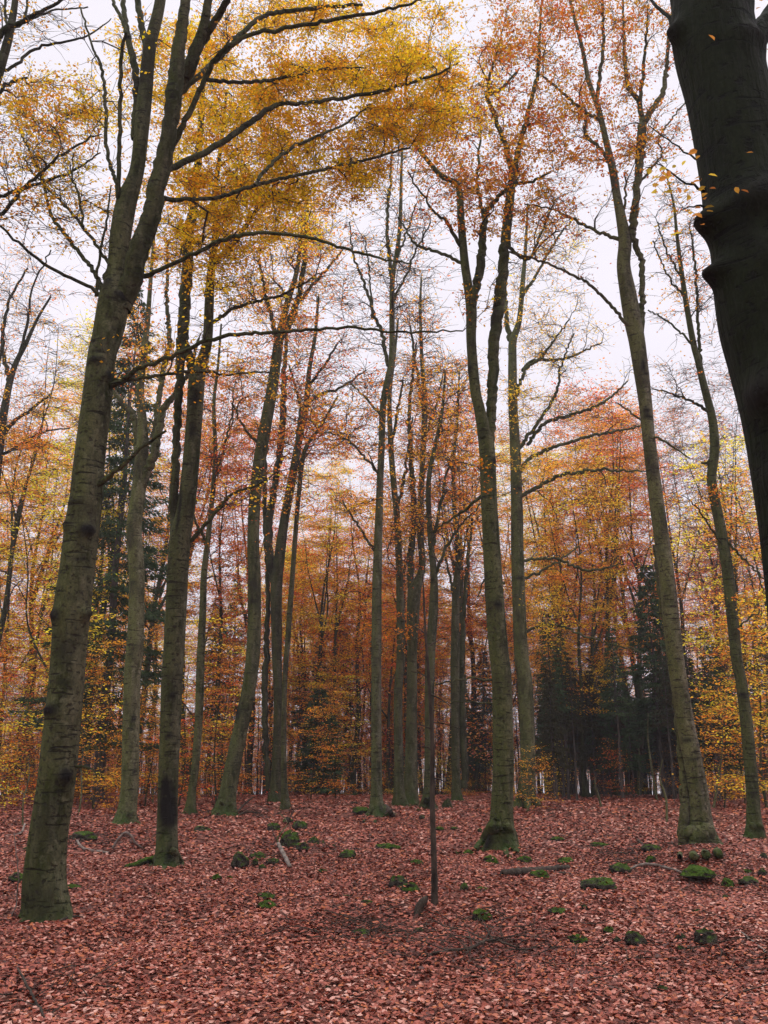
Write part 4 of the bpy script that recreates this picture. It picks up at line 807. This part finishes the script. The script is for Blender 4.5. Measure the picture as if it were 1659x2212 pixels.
BG = [proto_beech(21, 25, .24, 3, 190, 12, .15, .30, 1.0), proto_beech(22, 27, .27, 4, 200, 11, .15, .36, 1.1), proto_beech(23, 22, .19, 2, 170, 12, .15, .22, .9),
      proto_beech(24, 26, .22, 3, 190, 8, .14, .34, 1.05, .3), proto_beech(25, 18, .15, 2, 120, 10, .15, .22, .95), proto_beech(26, 24, .21, 3, 160, 2.2, .14, .42, 1.0, .4)]
YB = [proto_young(31, 4.5, 46, 8, .09), proto_young(32, 6.5, 62, 8, .095), proto_young(33, 3.0, 34, 8, .08)]
SP = [proto_spruce(41, 25, .24, .12, 3.6, 44), proto_spruce(42, 12, .10, .30, 1.5, 24, thin=.9), proto_spruce(43, 6, .06, .06, 1.3, 20), proto_spruce(44, 14, .11, .5, 1.2, 18, dead=True)]

MARKS = [(127, 'thick front'), (365, 'scarred'), (520, 'leaning'), (813, 'middle'), (1087, 'moss-footed'), (1492, 'slanting'), (1612, 'crooked')]
ONES = 'first second third fourth fifth sixth seventh eighth ninth'.split()
ORD = [''] + [w_ + ' ' for w_ in ONES[1:]] + [w_ + ' ' for w_ in 'tenth eleventh twelfth thirteenth fourteenth fifteenth sixteenth seventeenth eighteenth nineteenth'.split()]
for ten, tenth in (('twenty', 'twentieth'), ('thirty', 'thirtieth'), ('forty', 'fortieth'), ('fifty', 'fiftieth'), ('sixty', 'sixtieth'), ('seventy', 'seventieth'), ('eighty', 'eightieth')):
    ORD += [tenth + ' '] + ['%s-%s ' % (ten, w_) for w_ in ONES]
def gap_of(x, y):
    u = CU + FPX * x / (y * math.cos(PITCH))
    k = sum(u > m[0] for m in MARKS)
    if k == 0: return k, 'left of the %s beech' % MARKS[0][1]
    if k == len(MARKS): return k, 'right of the %s beech' % MARKS[-1][1]
    return k, 'between the %s and the %s beech' % (MARKS[k - 1][1], MARKS[k][1])

def col_jit(c, s=.12):
    c = tuple(min(1, v * 1.22 + .006) for v in c)
    k = 1 + random.uniform(-s, s); return tuple(max(0, min(1, v * k * (1 + random.uniform(-s, s) * .4))) for v in c)

def place(protos, plan, kindword, group):
    """plan: rows (proto index, x, y, (xy scale, z scale), leaf colour, bark tint, leaf word)"""
    used = set(); groups = {}
    for row in plan:
        groups.setdefault(gap_of(row[1], row[2]), []).append(row)
    for (k, words), rows in groups.items():
        rows.sort(key=lambda r_: r_[1] / r_[2])
        for i, (pi, x, y, sc, cc, tint, lw) in enumerate(rows):
            label = '%s%s %s from the left %s' % (ORD[i], lw, kindword, words) if i else 'leftmost %s %s %s' % (lw, kindword, words)
            loc = (x, y, float(gh(x, y))); rz = random.uniform(0, 6.28); gname = group
            src = protos[pi]
            if pi not in used:
                used.add(pi); src.location = loc; src.rotation_euler = (0, 0, rz); src.scale = (sc[0], sc[0], sc[1]); src['label'] = label; src['group'] = gname
                for ch in src.children:
                    nm = ch.name.split('.')[0]
                    if nm == 'crown': ch.color = (*cc, 1)
                    elif nm == 'trunk': ch.color = (*tint, 1)
            else: copy_tree(src, loc, rz, sc, label, gname, (cc, tint))

def at_u(u, Y):  # the spot on the floor at distance Y that shows at column u
    return (u - CU) / FPX * Y * 1.04, Y
plan = []
def bgb(pi, u, Y, hs, c, lw, t=.9, ws=None):
    if 560 < u < 1060: Y = max(Y, 53 + .1 * (Y - 53))
    x, y = at_u(u, Y); plan.append((pi, x, y, ((ws or hs), hs), col_jit(c), (t, t, t * .97), lw))
# those with a trunk of their own to be seen
for a in [(1, 214, 46, .95, YEL, 'yellow-orange'), (3, 237, 50, .95, ORG, 'thinly orange'), (0, 333, 48, .95, ORG, 'orange'), (2, 506, 52, 1, RUST, 'rusty'), (2, 95, 56, 1, ORG, 'orange'),
          (4, 52, 50, 1, YEL, 'yellow'), (2, 17, 48, .95, ORG, 'orange'), (0, 694, 47, .78, YEL, 'yellow-orange'), (2, 716, 50, .85, ORG, 'orange'), (0, 1288, 50, .95, RUST, 'rust-red'), (2, 1231, 46, .8, ORG, 'orange'), (0, 1345, 56, 1.0, RUST, 'rust-red'),
          (3, 1200, 60, 1.08, BROWN, 'thinly brown'), (0, 1270, 64, 1.12, RUST, 'rust-red'), (1, 1330, 66, 1.06, BROWN, 'brown'), (3, 1420, 62, 1.05, BROWN, 'thinly brown'), (5, 1560, 48, 1, BROWN, 'almost bare'), (5, 1640, 52, 1.05, BROWN, 'almost bare'), (3, 1600, 60, 1, RUST, 'thinly rust-coloured'), (5, 1520, 60, 1, BROWN, 'almost bare'),
          (4, 1560, 40, .9, YEL, 'yellow'), (4, 1640, 38, .8, ORG, 'orange'), (0, 1180, 52, .82, ORG, 'bright orange'), (1, 1330, 50, .78, ORG, 'bright orange'), (0, 1250, 47, .74, YEL, 'yellow-orange'), (3, 1440, 52, .9, RUST, 'rusty'), (0, 770, 55, .85, ORG, 'orange'), (1, 960, 56, .95, RUST, 'rust-brown'), (3, 1010, 60, 1.05, RUST, 'thinly rust-coloured'), (0, 560, 56, .95, RUST, 'rust-brown'),
          (1, 440, 52, .95, RUST, 'rust-brown'), (5, 40, 40, .95, ORG, 'almost bare'), (1, 130, 58, 1.0, ORG, 'orange'), (4, 150, 40, .9, YEL, 'yellow-orange'), (0, 0, 60, 1.0, ORG, 'orange')]: bgb(*a[:5], a[5])
for i in range(48):
    Y = random.uniform(58, 105); u = random.uniform(-60, 1720)
    c, lw = random.choice([(ORG, 'orange'), (ORG, 'orange'), (RUST, 'rust-brown'), (YEL, 'yellow'), (BROWN, 'brown')])
    hs = random.uniform(.8, 1.0) * (1 if Y < 80 else 1.05)
    if 730 < u < 1000: hs *= .9
    bgb(random.choice([0, 1, 2, 2, 3, 4, 4]), u, Y, hs, c, lw, 1.0)
for i in range(42):
    c, lw = random.choice([(ORG, 'orange'), (ORG, 'orange'), (RUST, 'rust-brown'), (YEL, 'yellow')])
    plan.append((random.choice([4, 4, 2]), *at_u(random.uniform(600, 1080) if i < 34 else random.uniform(-60, 500), random.uniform(54, 88)), (1.0, random.uniform(.72, .95)), col_jit(c), (1, 1, 1), lw))
place(BG, plan, 'distant beech', 'background beeches')

plan = []
for i in range(96):
    Y = random.uniform(33, 72)
    u = random.choice([random.uniform(-40, 560), random.uniform(560, 1000), random.uniform(1080, 1700), random.uniform(-40, 400)])
    if 1150 < u < 1480: continue
    if 560 < u < 1060:
        if random.random() < .55: continue
        Y = random.uniform(50, 75)
    x, y = at_u(u, Y); c, lw = random.choice([(ORG, 'orange'), (YEL, 'yellow'), (RUST, 'rusty'), (ORG, 'orange')]); s = random.uniform(.7, 1.25)
    plan.append((random.choice([0, 1, 1, 2]), x, y, (s * 1.1, s), col_jit(c), (.7, .66, .6), lw))
for (u, Y, pi, s, c, lw) in [(20, 26, 0, .8, YEL, 'yellow'), (45, 30, 2, .9, ORG, 'orange'), (700, 50, 1, .9, ORG, 'orange'), (760, 51, 1, 1, YEL, 'yellow'), (1560, 30, 1, 1.1, ORG, 'orange'), (1650, 26, 1, 1.0, YEL, 'yellow'), (1590, 34, 1, 1.2, YEL, 'yellow'), (1560, 38, 1, 1.1, ORG, 'orange'), (1165, 46, 2, .9, YEL, 'yellow'), (1370, 45, 2, .7, ORG, 'orange'), (1290, 43, 2, .9, RUST, 'rusty'), (1440, 43, 2, .9, ORG, 'orange'), (690, 44, 0, 1, ORG, 'orange'), (735, 45, 1, .8, ORG, 'orange'), (300, 30, 2, .6, ORG, 'orange')]:
    x, y = at_u(u, Y); plan.append((pi, x, y, (s, s), col_jit(c), (.7, .66, .6), lw))
for i in range(46):
    Y = random.uniform(40, 56); u = random.uniform(-30, 1690); s = random.uniform(.28, .62)
    if 1150 < u < 1480: s *= .6
    x, y = at_u(u, Y); c, lw = random.choice([(ORG, 'low orange'), (RUST, 'low rusty'), (YEL, 'low yellow')]); plan.append((2, x, y, (s * 1.5, s), col_jit(c), (.8, .75, .7), lw))
place(YB, plan, 'young beech', 'young beeches of the understorey')

plan = []; GR = lin(74, 90, 60)
for (pi, u, Y, s, ws) in [(0, 262, 40, 1.0, 1.0), (1, 1385, 44, .95, 1.1), (2, 700, 50, .95, 1.3), (1, 740, 60, 1, 1), (0, 1185, 75, 1.05, 1), (1, 480, 60, 1.1, 1.1), (0, 520, 78, .8, .8), (2, 1010, 58, .9, 1), (1, 1610, 60, 1, 1)]:
    x, y = at_u(u, Y); plan.append((pi, x, y, (ws, s), GR, (1, 1, 1), 'dark green'))
for i in range(100):
    Y = random.uniform(41, 60); x, y = at_u(random.uniform(1150, 1490) if i < 80 else random.uniform(1490, 1680), Y); s = random.uniform(.40, .64); k = random.choice([1, 3, 3, 3, 1])
    plan.append((k, x, y, (s * 1.1, s), random.choice([GR, GR, lin(84, 70, 54), lin(72, 70, 50)]), (1, 1, 1), 'thin dark'))
for i in range(8):
    Y = random.uniform(50, 66); x, y = at_u(random.choice([random.uniform(640, 760), random.uniform(960, 1060), random.uniform(1500, 1680)]), Y); s = random.uniform(.6, .9)
    plan.append((random.choice([1, 3]), x, y, (s, s), GR, (1, 1, 1), 'thin dark'))
place(SP, plan, 'spruce', 'spruces of the background thicket')

# the brushwood far behind, one mass of stems and twigs
def brushwood():
    G = Geo(); lp = []
    n = 3000
    Y = np.sqrt(rng.uniform(51 ** 2, 125 ** 2, n)); u = rng.uniform(-120, 1780, n)
    for i in range(n):
        x = (u[i] - CU) / FPX * Y[i] * 1.04
        if 1120 < u[i] < 1500 and rng.random() < .35: continue
        z = float(gh(x, Y[i])); h = rng.uniform(2.5, 8.5) * (1.25 if Y[i] > 90 else 1); r = rng.uniform(.012, .05); q = rng.normal(0, .06 * h, 2)
        G.add(*tube(np.array([[x, Y[i], z - .2, r], [x + q[0] * .4, Y[i] + q[1] * .4, z + h * .5, r * .7], [x + q[0], Y[i] + q[1], z + h, r * .2]]), 4)[:2])
        for k in range(7):
            f = rng.uniform(.25, 1); b = np.array([x + q[0] * f, Y[i] + q[1] * f, z + h * f]); a = rng.uniform(0, 6.28); l = rng.uniform(.5, 1.6)
            e_ = b + np.array([math.cos(a) * l, math.sin(a) * l, rng.uniform(.1, .7)]); G.add(*tube(np.array([[*b, .012], [*e_, .006]]), 3)[:2])
            if rng.random() < .75: lp.append(b + (e_ - b) * rng.uniform(.1, 1.1, (9, 1)) + rng.normal(0, 1, (9, 3)) * [.35, .35, .07])
    V, F, A = G.out(); lp = np.concatenate(lp)
    o = obj('far_brushwood', crown_mesh('far_brushwood', V, F, *leaf_geo(lp, rng.uniform(.12, .24, len(lp)), rng.random(len(lp)), .4), LEAF), None, lin(236, 156, 108)); o['kind'] = 'stuff'
    o['label'] = 'dim mass of far brushwood with brownish orange leaves'; o['category'] = 'brushwood'
brushwood()

# bare slim saplings before the spruce thicket
def saplings():
    rows = [((1216, 1722), (1232, 1480), 5), ((1262, 1715), (1231, 1400), 7), ((1300, 1718), (1345, 1500), 4), ((1320, 1715), (1382, 1480), 4), ((1240, 1700), (1290, 1480), 4), ((1352, 1722), (1362, 1560), 5), ((1380, 1722), (1376, 1600), 5), ((1300, 1745), (1285, 1680), 4), ((1440, 1770), (1432, 1640), 4),
            ((1420, 1730), (1400, 1540), 4), ((1180, 1720), (1186, 1560), 4), ((728, 1712), (745, 1540), 4), ((660, 1715), (672, 1560), 3), ((330, 1735), (318, 1590), 3), ((215, 1712), (210, 1560), 3), ((455, 1720), (462, 1560), 3), ((640, 1712), (640, 1590), 3), ((1080, 1715), (1060, 1560), 3), ((1540, 1745), (1560, 1560), 4), ((1490, 1760), (1478, 1600), 3), ((50, 1780), (62, 1640), 3), ((170, 1760), (180, 1620), 3), ((610, 1840), (603, 1755), 3)]
    rows.sort(key=lambda r_: r_[0][0]); cnt = {}
    for (a, b, wd) in rows:
        g = ground(*a); Y = float(g[1]); top = P(b[0], b[1], Y + random.uniform(-.5, .5)) - g; rr = wd * .5 * Y / FPX * 1.35
        k, words = gap_of(g[0], g[1]); cnt[k] = cnt.get(k, 0) + 1
        root = thing('bare_sapling', ('leftmost ' if cnt[k] == 1 else ORD[cnt[k] - 1]) + 'leafless slim sapling' + ('' if cnt[k] == 1 else ' from the left') + ', ' + words, 'sapling', g, 'bare saplings before the thicket')
        C = catmull(np.array([[0, 0, -.1, rr], [*(top * .35 + [random.uniform(-.1, .1), 0, 0]), rr * .85], [*(top * .7 + [random.uniform(-.15, .15), 0, 0]), rr * .6], [*top, rr * .25]]), .3)
        V, F, A = tube(C, 7); obj('trunk', mesh('trunk', V, F, BARK, {'scar': A[:, 0] * 0, 'moss': A[:, 1]}), root, (2.0, 1.9, 1.75))
        at = np.array([top * random.uniform(.45, 1.05) + [random.uniform(-.7, .7), random.uniform(-.7, .7), random.uniform(0, .4)] for _ in range(9)])
        ch = grow(C[:, :3], C[:, 3], unit(np.gradient(C[:, :3], axis=0)), at, .004)
        (V, F), _, _, _ = dress(ch, 2, .3, 0, .1, rtw=.004); obj('crown', mesh('crown', V, F, TWIG), root)
saplings()

# ---------------------------------------------------------------- stones, logs, sticks
LAND = [('thick front', 'the thick front beech'), ('dark scarred', 'the scarred beech'), ('wavy pale', 'the wavy pale beech'), ('leaning', 'the leaning beech'), ('middle', 'the middle beech'), ('moss footed', 'the moss-footed beech'), ('slanting', 'the slanting beech'), ('crooked', 'the crooked beech'), ('slender pale', 'the slender pale beech'), ('smooth', 'the smooth beech')]
def relation(p):
    pts = [(np.hypot(*(TREES[k][2][:2] - p[:2])), t, TREES[k][2]) for k, t in LAND] + [(np.hypot(*(ground(938, 1954)[:2] - p[:2])) * .7, 'the dead pole', ground(938, 1954))]
    d, t, q = min(pts, key=lambda r_: r_[0]); dx, dy = p[0] - q[0], p[1] - q[1]
    side = ('in front of' if dy < 0 else 'behind') if abs(dy) > abs(dx) * 1.2 else ('right of' if dx > 0 else 'left of')
    return d, side + ' ' + t

STONES = [(35, 1896, 40, 20, 0), (178, 1806, 52, 20, -.5), (154, 1914, 32, 10, .1), (55, 1835, 20, 9, -.3), (340, 1931, 15, 7, 0), (590, 1786, 26, 17, .25), (621, 1776, 22, 21, .15), (647, 1783, 30, 21, .25), (625, 1814, 40, 36, .3), (652, 1829, 30, 20, -.6), (676, 1817, 23, 18, .2), (695, 1819, 15, 8, -.5),  # wide dark entry near the start is a brown log shaped as a stone
    (516, 1859, 33, 34, .25), (557, 1848, 35, 13, .1), (551, 1860, 13, 14, .4), (566, 1873, 15, 13, .4), (588, 1861, 29, 15, .0), (750, 1845, 35, 18, .2), (466, 1895, 22, 13, .45), (494, 1895, 16, 8, .4), (697, 1880, 19, 9, .2), (573, 1935, 35, 14, .1), (574, 1954, 35, 20, .3), (435, 1791, 36, 14, -.2), (780, 1750, 36, 14, .4), (720, 1827, 10, 9, .2),
    (838, 1829, 48, 14, .2), (899, 1861, 26, 12, .3), (1012, 1841, 22, 13, .45), (990, 1842, 14, 7, .4), (1061, 1857, 30, 19, .5), (1134, 1857, 30, 16, .5), (860, 1905, 42, 24, -.6), (887, 1918, 38, 22, .3), (1003, 1918, 19, 23, .35), (1040, 1924, 38, 16, .1), (1225, 1859, 34, 13, .3), (1192, 1796, 20, 10, .2), (1205, 1811, 28, 8, .2), (950, 1789, 20, 8, .3), (981, 1788, 15, 6, .3), (1037, 1793, 12, 9, .2), (911, 1764, 13, 9, 0),
    (1294, 1910, 74, 25, .0), (1409, 1831, 40, 16, .0), (1294, 1826, 42, 12, .3), (1295, 1866, 22, 12, .2), (1343, 1876, 47, 20, .1), (1388, 1862, 18, 17, .1), (1408, 1860, 22, 26, .5), (1469, 1858, 25, 17, .1), (1516, 1884, 70, 26, .5), (1574, 1907, 25, 20, .6), (1620, 1903, 40, 18, -.4), (1614, 1883, 22, 11, .3), (1650, 1886, 20, 16, .1), (1570, 1938, 17, 12, .0), (1651, 1849, 17, 15, -.5), (1319, 1809, 16, 7, .3),
    (793, 1948, 23, 12, .2), (748, 1936, 16, 8, -.1), (1042, 1980, 40, 26, .4), (905, 2009, 22, 11, .1), (1251, 2028, 45, 19, .15), (1317, 2008, 22, 16, .5), (1334, 2030, 17, 14, -.2), (1376, 2029, 42, 30, .0), (1474, 2024, 22, 15, .0), (1528, 2024, 44, 30, -.2), (1470, 2048, 20, 11, -.5), (1205, 1967, 38, 13, -.6), (1261, 1958, 17, 14, -.5), (1507, 1967, 18, 9, -.5), (1432, 2135, 23, 15, -.3), (780, 2012, 30, 13, -.6), (1167, 1888, 38, 19, .4), (707, 2134, 13, 11, -.5), (1100, 1850, 12, 8, .4)]  # a dark twig brush and a small dark plant here are shaped as stones

def stones():
    rows = []
    for i, (u, v, wd, h, mo) in enumerate(STONES):
        g = ground(u, v + h * .5); Y = float(g[1]); s = depth(u, v + h * .5, Y) / FPX
        W, Hh = wd * s * .53, h * s * 1.05
        bm = bmesh.new(); bmesh.ops.create_icosphere(bm, subdivisions=4, radius=1)
        off = Vector((i * 3.7, i * 1.9, i * .7))
        for q in bm.verts:
            c = q.co.copy(); n = mnoise.noise(c * 1.0 + off) * .24 + mnoise.noise(c * 2.4 + off) * .24 + mnoise.noise(c * 6 + off) * .08
            c = c * (1 + n); f = 1 if c.z > 0 else .5
            q.co = Vector((c.x * W, c.y * W * .85, c.z * Hh * .66 * f + Hh * .26))
        m = bpy.data.meshes.new('mossy_stone'); bm.to_mesh(m); bm.free(); m.materials.append(STONE)
        for pl in m.polygons: pl.use_smooth = True
        o = obj('mossy_stone', m, None, (mo + .0, 0, 0)); o.color = (mo, 0, 0, 1); o.location = g + np.array([0, W * .4, -.01]); o.rotation_euler = (0, 0, random.uniform(-.3, .3))
        for _ in range(int(3 + 9 * random.random() * min(2, W / .15))):
            a = random.uniform(0, 6.28); q = math.sqrt(random.random()); STONE_LEAVES.append([g[0] + W * q * math.cos(a), g[1] + W * .4 + W * .85 * q * math.sin(a), g[2] + Hh * (.26 + .66 * math.sqrt(max(0, 1 - q * q))) + .01])
        look = ('small ' if wd < 20 else 'long low ' if wd > 2.4 * h else 'broad ' if wd > 34 else 'rounded ') + ('green mossy stone' if mo >= .3 else 'dark bare stone' if mo <= -.3 else 'dark mossy stone')
        d, rel = relation(g); rows.append((rel, look, d, o))
    cnt = {}
    for rel, look, d, o in sorted(rows, key=lambda r_: r_[2]):
        k = cnt[(rel, look)] = cnt.get((rel, look), 0) + 1
        lab = '%s nearest the trunk, %s' % (look, rel) if k == 1 else '%s%s out from the trunk, %s' % (ORD[k - 1], look, rel)
        if 'pole' in rel: lab = lab.replace('the trunk', 'its foot')
        tag(o, lab, 'stone', 'stones in the leaf litter')
stones()
build_litter()

def stick(name, label, pts, mat, cat, lift=(), group=None, twigs=0):
    """rows (u, v, width) lying on the floor; lift raises single points (metres)"""
    Q = []
    for i, (u, v, wd) in enumerate(pts):
        g = ground(u, v); rr = wd * .5 * depth(u, v, g[1]) / FPX; z = rr * .7 + (lift[i] if i < len(lift) else 0)
        Q.append([g[0], g[1], g[2] + z, rr])
    Q = np.array(Q); b = Q[0, :3].copy(); Q[:, :3] -= b
    C = catmull(Q, .06); C[1:-1, :3] += rng.normal(0, .004, (len(C) - 2, 3)); C[:, 3] *= 1 + rng.normal(0, .05, len(C))
    e0, e1 = C[0].copy(), C[-1].copy(); e0[3] *= .3; e1[3] *= .3; e0[:3] -= (C[1, :3] - C[0, :3]) * .15; e1[:3] += (C[-1, :3] - C[-2, :3]) * .15
    C = np.vstack([e0, C, e1]); V, F, A = tube(C, 12 if Q[:, 3].max() > .03 else 8, bump=.06)
    o = obj(name, mesh(name, V, F, mat)); o.location = b; tag(o, label, cat, group)
    for k in range(twigs):
        i = random.randint(len(C) // 4, len(C) - 2); a = random.uniform(0, 6.28); p = C[i, :3]; l = random.uniform(.25, .6); e_ = p + np.array([math.cos(a) * l, math.sin(a) * l, random.uniform(.0, .15)])
        V, F, A = tube(catmull(np.array([[*p, C[i, 3] * .5], [*((p + e_) / 2 + [0, 0, .03]), C[i, 3] * .35], [*e_, .002]]), .08), 5); obj('side_twig', mesh('side_twig', V, F, mat), o)
    return o
def twig_litter():
    G = Geo()
    spots = [(800, 2015, 1.2, 120), (1000, 2065, 1.4, 110), (1100, 2050, 1.0, 60), (1040, 1995, .7, 60), (250, 1815, 2.2, 200), (640, 1835, 1.6, 120), (530, 1760, 2.0, 160), (1360, 1865, 1.6, 130), (1540, 1895, 1.4, 120), (1560, 2060, 1.0, 90), (200, 1760, 3, 160), (60, 2140, .6, 40), (1320, 1760, 4, 160), (900, 1745, 5, 160), (760, 2010, .5, 60), (1290, 1800, 2.5, 120)]
    for (u, v, rad_, n) in spots:
        c = ground(u, v)
        for _ in range(int(n * .6)):
            x, y = c[0] + rng.normal(0, rad_ * .6), c[1] + rng.normal(0, rad_ * .6); a = rng.uniform(0, 6.28); l = rng.uniform(.12, .55); z = float(gh(x, y)) + .02; r = rng.uniform(.002, .006) * max(1, c[1] / 12)
            G.add(*tube(np.array([[x, y, z, r], [x + math.cos(a) * l * .5, y + math.sin(a) * l * .5, z + rng.uniform(.01, .07), r * .8], [x + math.cos(a + .2) * l, y + math.sin(a + .2) * l, z + rng.uniform(-.01, .12), r * .4]]), 4)[:2])
    V, F, A = G.out(); o = obj('twig_litter', mesh('twig_litter', V, F, DEADWOOD)); o['kind'] = 'stuff'; o['label'] = 'loose scatter of thin dark twigs on the leaves'; o['category'] = 'twigs'
twig_litter()
G1 = 'fallen branches on the leaf litter'
stick('fallen_branch', 'pale arched dead branch lifting off the ground left of the scarred beech', [(242, 1836, 6), (262, 1838, 6), (277, 1840, 6), (292, 1838, 5), (306, 1833, 4)], PALEWOOD, 'branch', (0, .28, .3, .12, 0), G1)
stick('fallen_branch', 'straight pale fallen branch beside the arched one', [(165, 1826, 4), (180, 1836, 7), (210, 1842, 7), (240, 1846, 6)], PALEWOOD, 'branch', (.08,), G1)
stick('fallen_branch', 'bent pale stick beyond the thick front beech at the picture edge', [(4, 1808, 4), (42, 1803, 5), (52, 1800, 4)], PALEWOOD, 'branch', (0, 0, .2), G1)
stick('fallen_branch', 'thin pale stick standing bent beside the foot of the thick front beech', [(10, 1985, 2), (28, 1985, 3), (31, 1983, 3), (30, 1984, 3), (24, 1984, 2)], PALEWOOD, 'branch', (.9, .5, .3, .12, 0), G1)
stick('fallen_branch', 'short pale broken piece of branch among the mossy stones', [(601, 1841, 8), (614, 1858, 9), (627, 1876, 8)], PALEWOOD, 'branch', (.12, .05, 0), G1)
stick('fallen_log', 'dark rotten log with a mossy stone lying against it', [(1087, 1893, 16), (1120, 1890, 17), (1165, 1885, 14), (1227, 1878, 11)], DEADWOOD, 'log')
stick('fallen_log', 'short dark log piece just past the end of the rotten log', [(1204, 1890, 7), (1218, 1890, 8), (1233, 1891, 6)], DEADWOOD, 'log')
stick('fallen_branch', 'long pale curved branch in front of the slanting beech', [(1342, 1888, 4), (1382, 1880, 6), (1414, 1879, 6), (1469, 1889, 6), (1502, 1907, 4)], PALEWOOD, 'branch', (0, .06, .06, .02, 0), G1)
stick('fallen_branch', 'dark thin branch lying behind the stones left of the slanting beech', [(1364, 1814, 4), (1389, 1829, 5), (1400, 1835, 3)], DEADWOOD, 'branch', (.1, .03), G1)
stick('fallen_branch', 'long dark twiggy branch lying across the litter in front of the dead pole', [(905, 2069, 5), (965, 2061, 6), (1015, 2059, 6), (1055, 2049, 6), (1098, 2052, 5), (1135, 2059, 3)], DEADWOOD, 'branch', (0, .02, .03, .06, .04), G1, 6)
stick('fallen_branch', 'dark thin stick below the long twiggy branch', [(966, 2076, 3), (1042, 2094, 5), (1082, 2113, 3)], DEADWOOD, 'branch', (), G1, 3)
stick('fallen_branch', 'dark stick rising toward a mossy stone near the dead pole', [(1042, 2006, 3), (1056, 2022, 4), (1068, 2044, 4)], DEADWOOD, 'branch', (.06, .02), G1, 2)
stick('fallen_branch', 'tiny pale stick low in the middle of the litter', [(684, 2160, 3), (690, 2176, 4), (695, 2194, 4)], PALEWOOD, 'branch', (), G1)
stick('fallen_branch', 'grey straight stick lying at the picture edge in front of the crooked beech', [(1592, 2010, 5), (1625, 2035, 6), (1668, 2070, 6)], PALEWOOD, 'branch', (), G1)
stick('fallen_branch', 'dark short stick low on the litter between two dark stones', [(1245, 2112, 4), (1275, 2105, 6), (1302, 2101, 4)], DEADWOOD, 'branch', (), G1)
stick('fallen_branch', 'brown stick touching a dark stone in front of the slanting beech', [(1478, 2047, 5), (1495, 2053, 6), (1511, 2059, 4)], DEADWOOD, 'branch', (), G1)
stick('fallen_branch', 'dark twiggy stick at the lowest corner of the litter', [(36, 2112, 4), (56, 2142, 6), (76, 2172, 6), (100, 2205, 7)], DEADWOOD, 'branch', (.06, .04, .02), G1, 3)
stick('fallen_log', 'thin dark log on the litter beyond the mossy stone pile', [(574, 1740, 5), (587, 1740, 6), (601, 1739, 5)], DEADWOOD, 'log')
stick('fallen_log', 'dark log lying beside the foot of the leaning beech', [(432, 1757, 4), (448, 1757, 6), (464, 1757, 5)], DEADWOOD, 'log')
stick('fallen_log', 'short dark log in the distance left of the middle beech', [(757, 1737, 4), (766, 1736, 5), (776, 1735, 4)], DEADWOOD, 'log')
stick('fallen_log', 'dark log propped right of the foot of the middle beech', [(832, 1754, 9), (840, 1760, 11), (850, 1767, 9)], DEADWOOD, 'log', (.15, .08, 0))
stick('fallen_log', 'mossy root log lying left of the foot of the scarred beech', [(272, 1878, 13), (290, 1876, 14), (315, 1868, 14), (338, 1866, 12)], STONE, 'log', (0, 0, .03, .05)).color = (.5, 0, 0, 1)
stick('fallen_branch', 'curved thin branch right of the moss-footed beech among leaves', [(1322, 1846, 2), (1345, 1843, 3), (1380, 1851, 2)], DEADWOOD, 'branch', (), G1, 2)
stick('fallen_branch', 'dark branch lying by the foot of the thick front beech', [(118, 1998, 5), (150, 1990, 6), (185, 1984, 4)], DEADWOOD, 'branch', (.0, .03), G1)
stick('fallen_branch', 'thin dark twiggy branch in brush beside the leaning beech', [(505, 1766, 3), (522, 1757, 4), (545, 1750, 3)], DEADWOOD, 'branch', (0, .2, .45), G1, 5)
stick('fallen_branch', 'second dark branch in the brush beside the leaning beech, lying flatter', [(508, 1768, 4), (530, 1763, 4), (560, 1764, 3)], DEADWOOD, 'branch', (0, .1, .1), G1, 4)

def stump():
    g = ground(965, 1748); root = thing('tree_stump', 'small broken mossy stump standing behind the dead pole', 'stump', g)
    V, F, A = tube(catmull(np.array([[0, 0, -.1, .2], [0, 0, .1, .17], [.03, 0, .25, .13], [.08, 0, .42, .02]]), .04), 18, .6, 9, .14); obj('trunk', mesh('trunk', V, F, BARK, {'scar': A[:, 0], 'moss': A[:, 1]}), root, (.6, .55, .5))
    V, F, A = tube(catmull(np.array([[.16, 0, .02, .05], [.18, 0, .2, .03], [.15, 0, .34, .008]]), .04), 8); obj('splinter', mesh('splinter', V, F, PALEWOOD), root)
    g = ground(899, 1976); o = tag(obj('bark_stub', mesh('bark_stub', *tube(catmull(np.array([[0, 0, -.05, .045], [.04, 0, .08, .05], [.1, 0, .16, .04], [.13, 0, .2, .008]]), .02), 12, bump=.15)[:2], DEADWOOD)), 'tilted dark bark stub poking from the litter beside the dead pole', 'stump'); o.location = g
stump()

# ---------------------------------------------------------------- the damp autumn air
def haze():
    V = np.array([[x, y, z] for z in (-7.6, 40) for y in (-50, 200) for x in (-180, 180)], float)
    F = np.array([[0, 2, 3, 1], [4, 5, 7, 6], [0, 1, 5, 4], [2, 6, 7, 3], [0, 4, 6, 2], [1, 3, 7, 5]])
    m = bpy.data.materials.new('haze'); m.use_nodes = True; t = m.node_tree; t.nodes.clear()
    pv = t.nodes.new('ShaderNodeVolumePrincipled'); pv.inputs['Color'].default_value = (.93, .91, .97, 1); pv.inputs['Density'].default_value = .0007; pv.inputs['Anisotropy'].default_value = .3
    o_ = t.nodes.new('ShaderNodeOutputMaterial'); t.links.new(pv.outputs[0], o_.inputs['Volume'])
    o = obj('haze', mesh('haze', V, F, m, smooth=False)); o['kind'] = 'stuff'; o['label'] = 'thin pale mist between the trees'; o['category'] = 'haze'; o.display_type = 'WIRE'
haze()
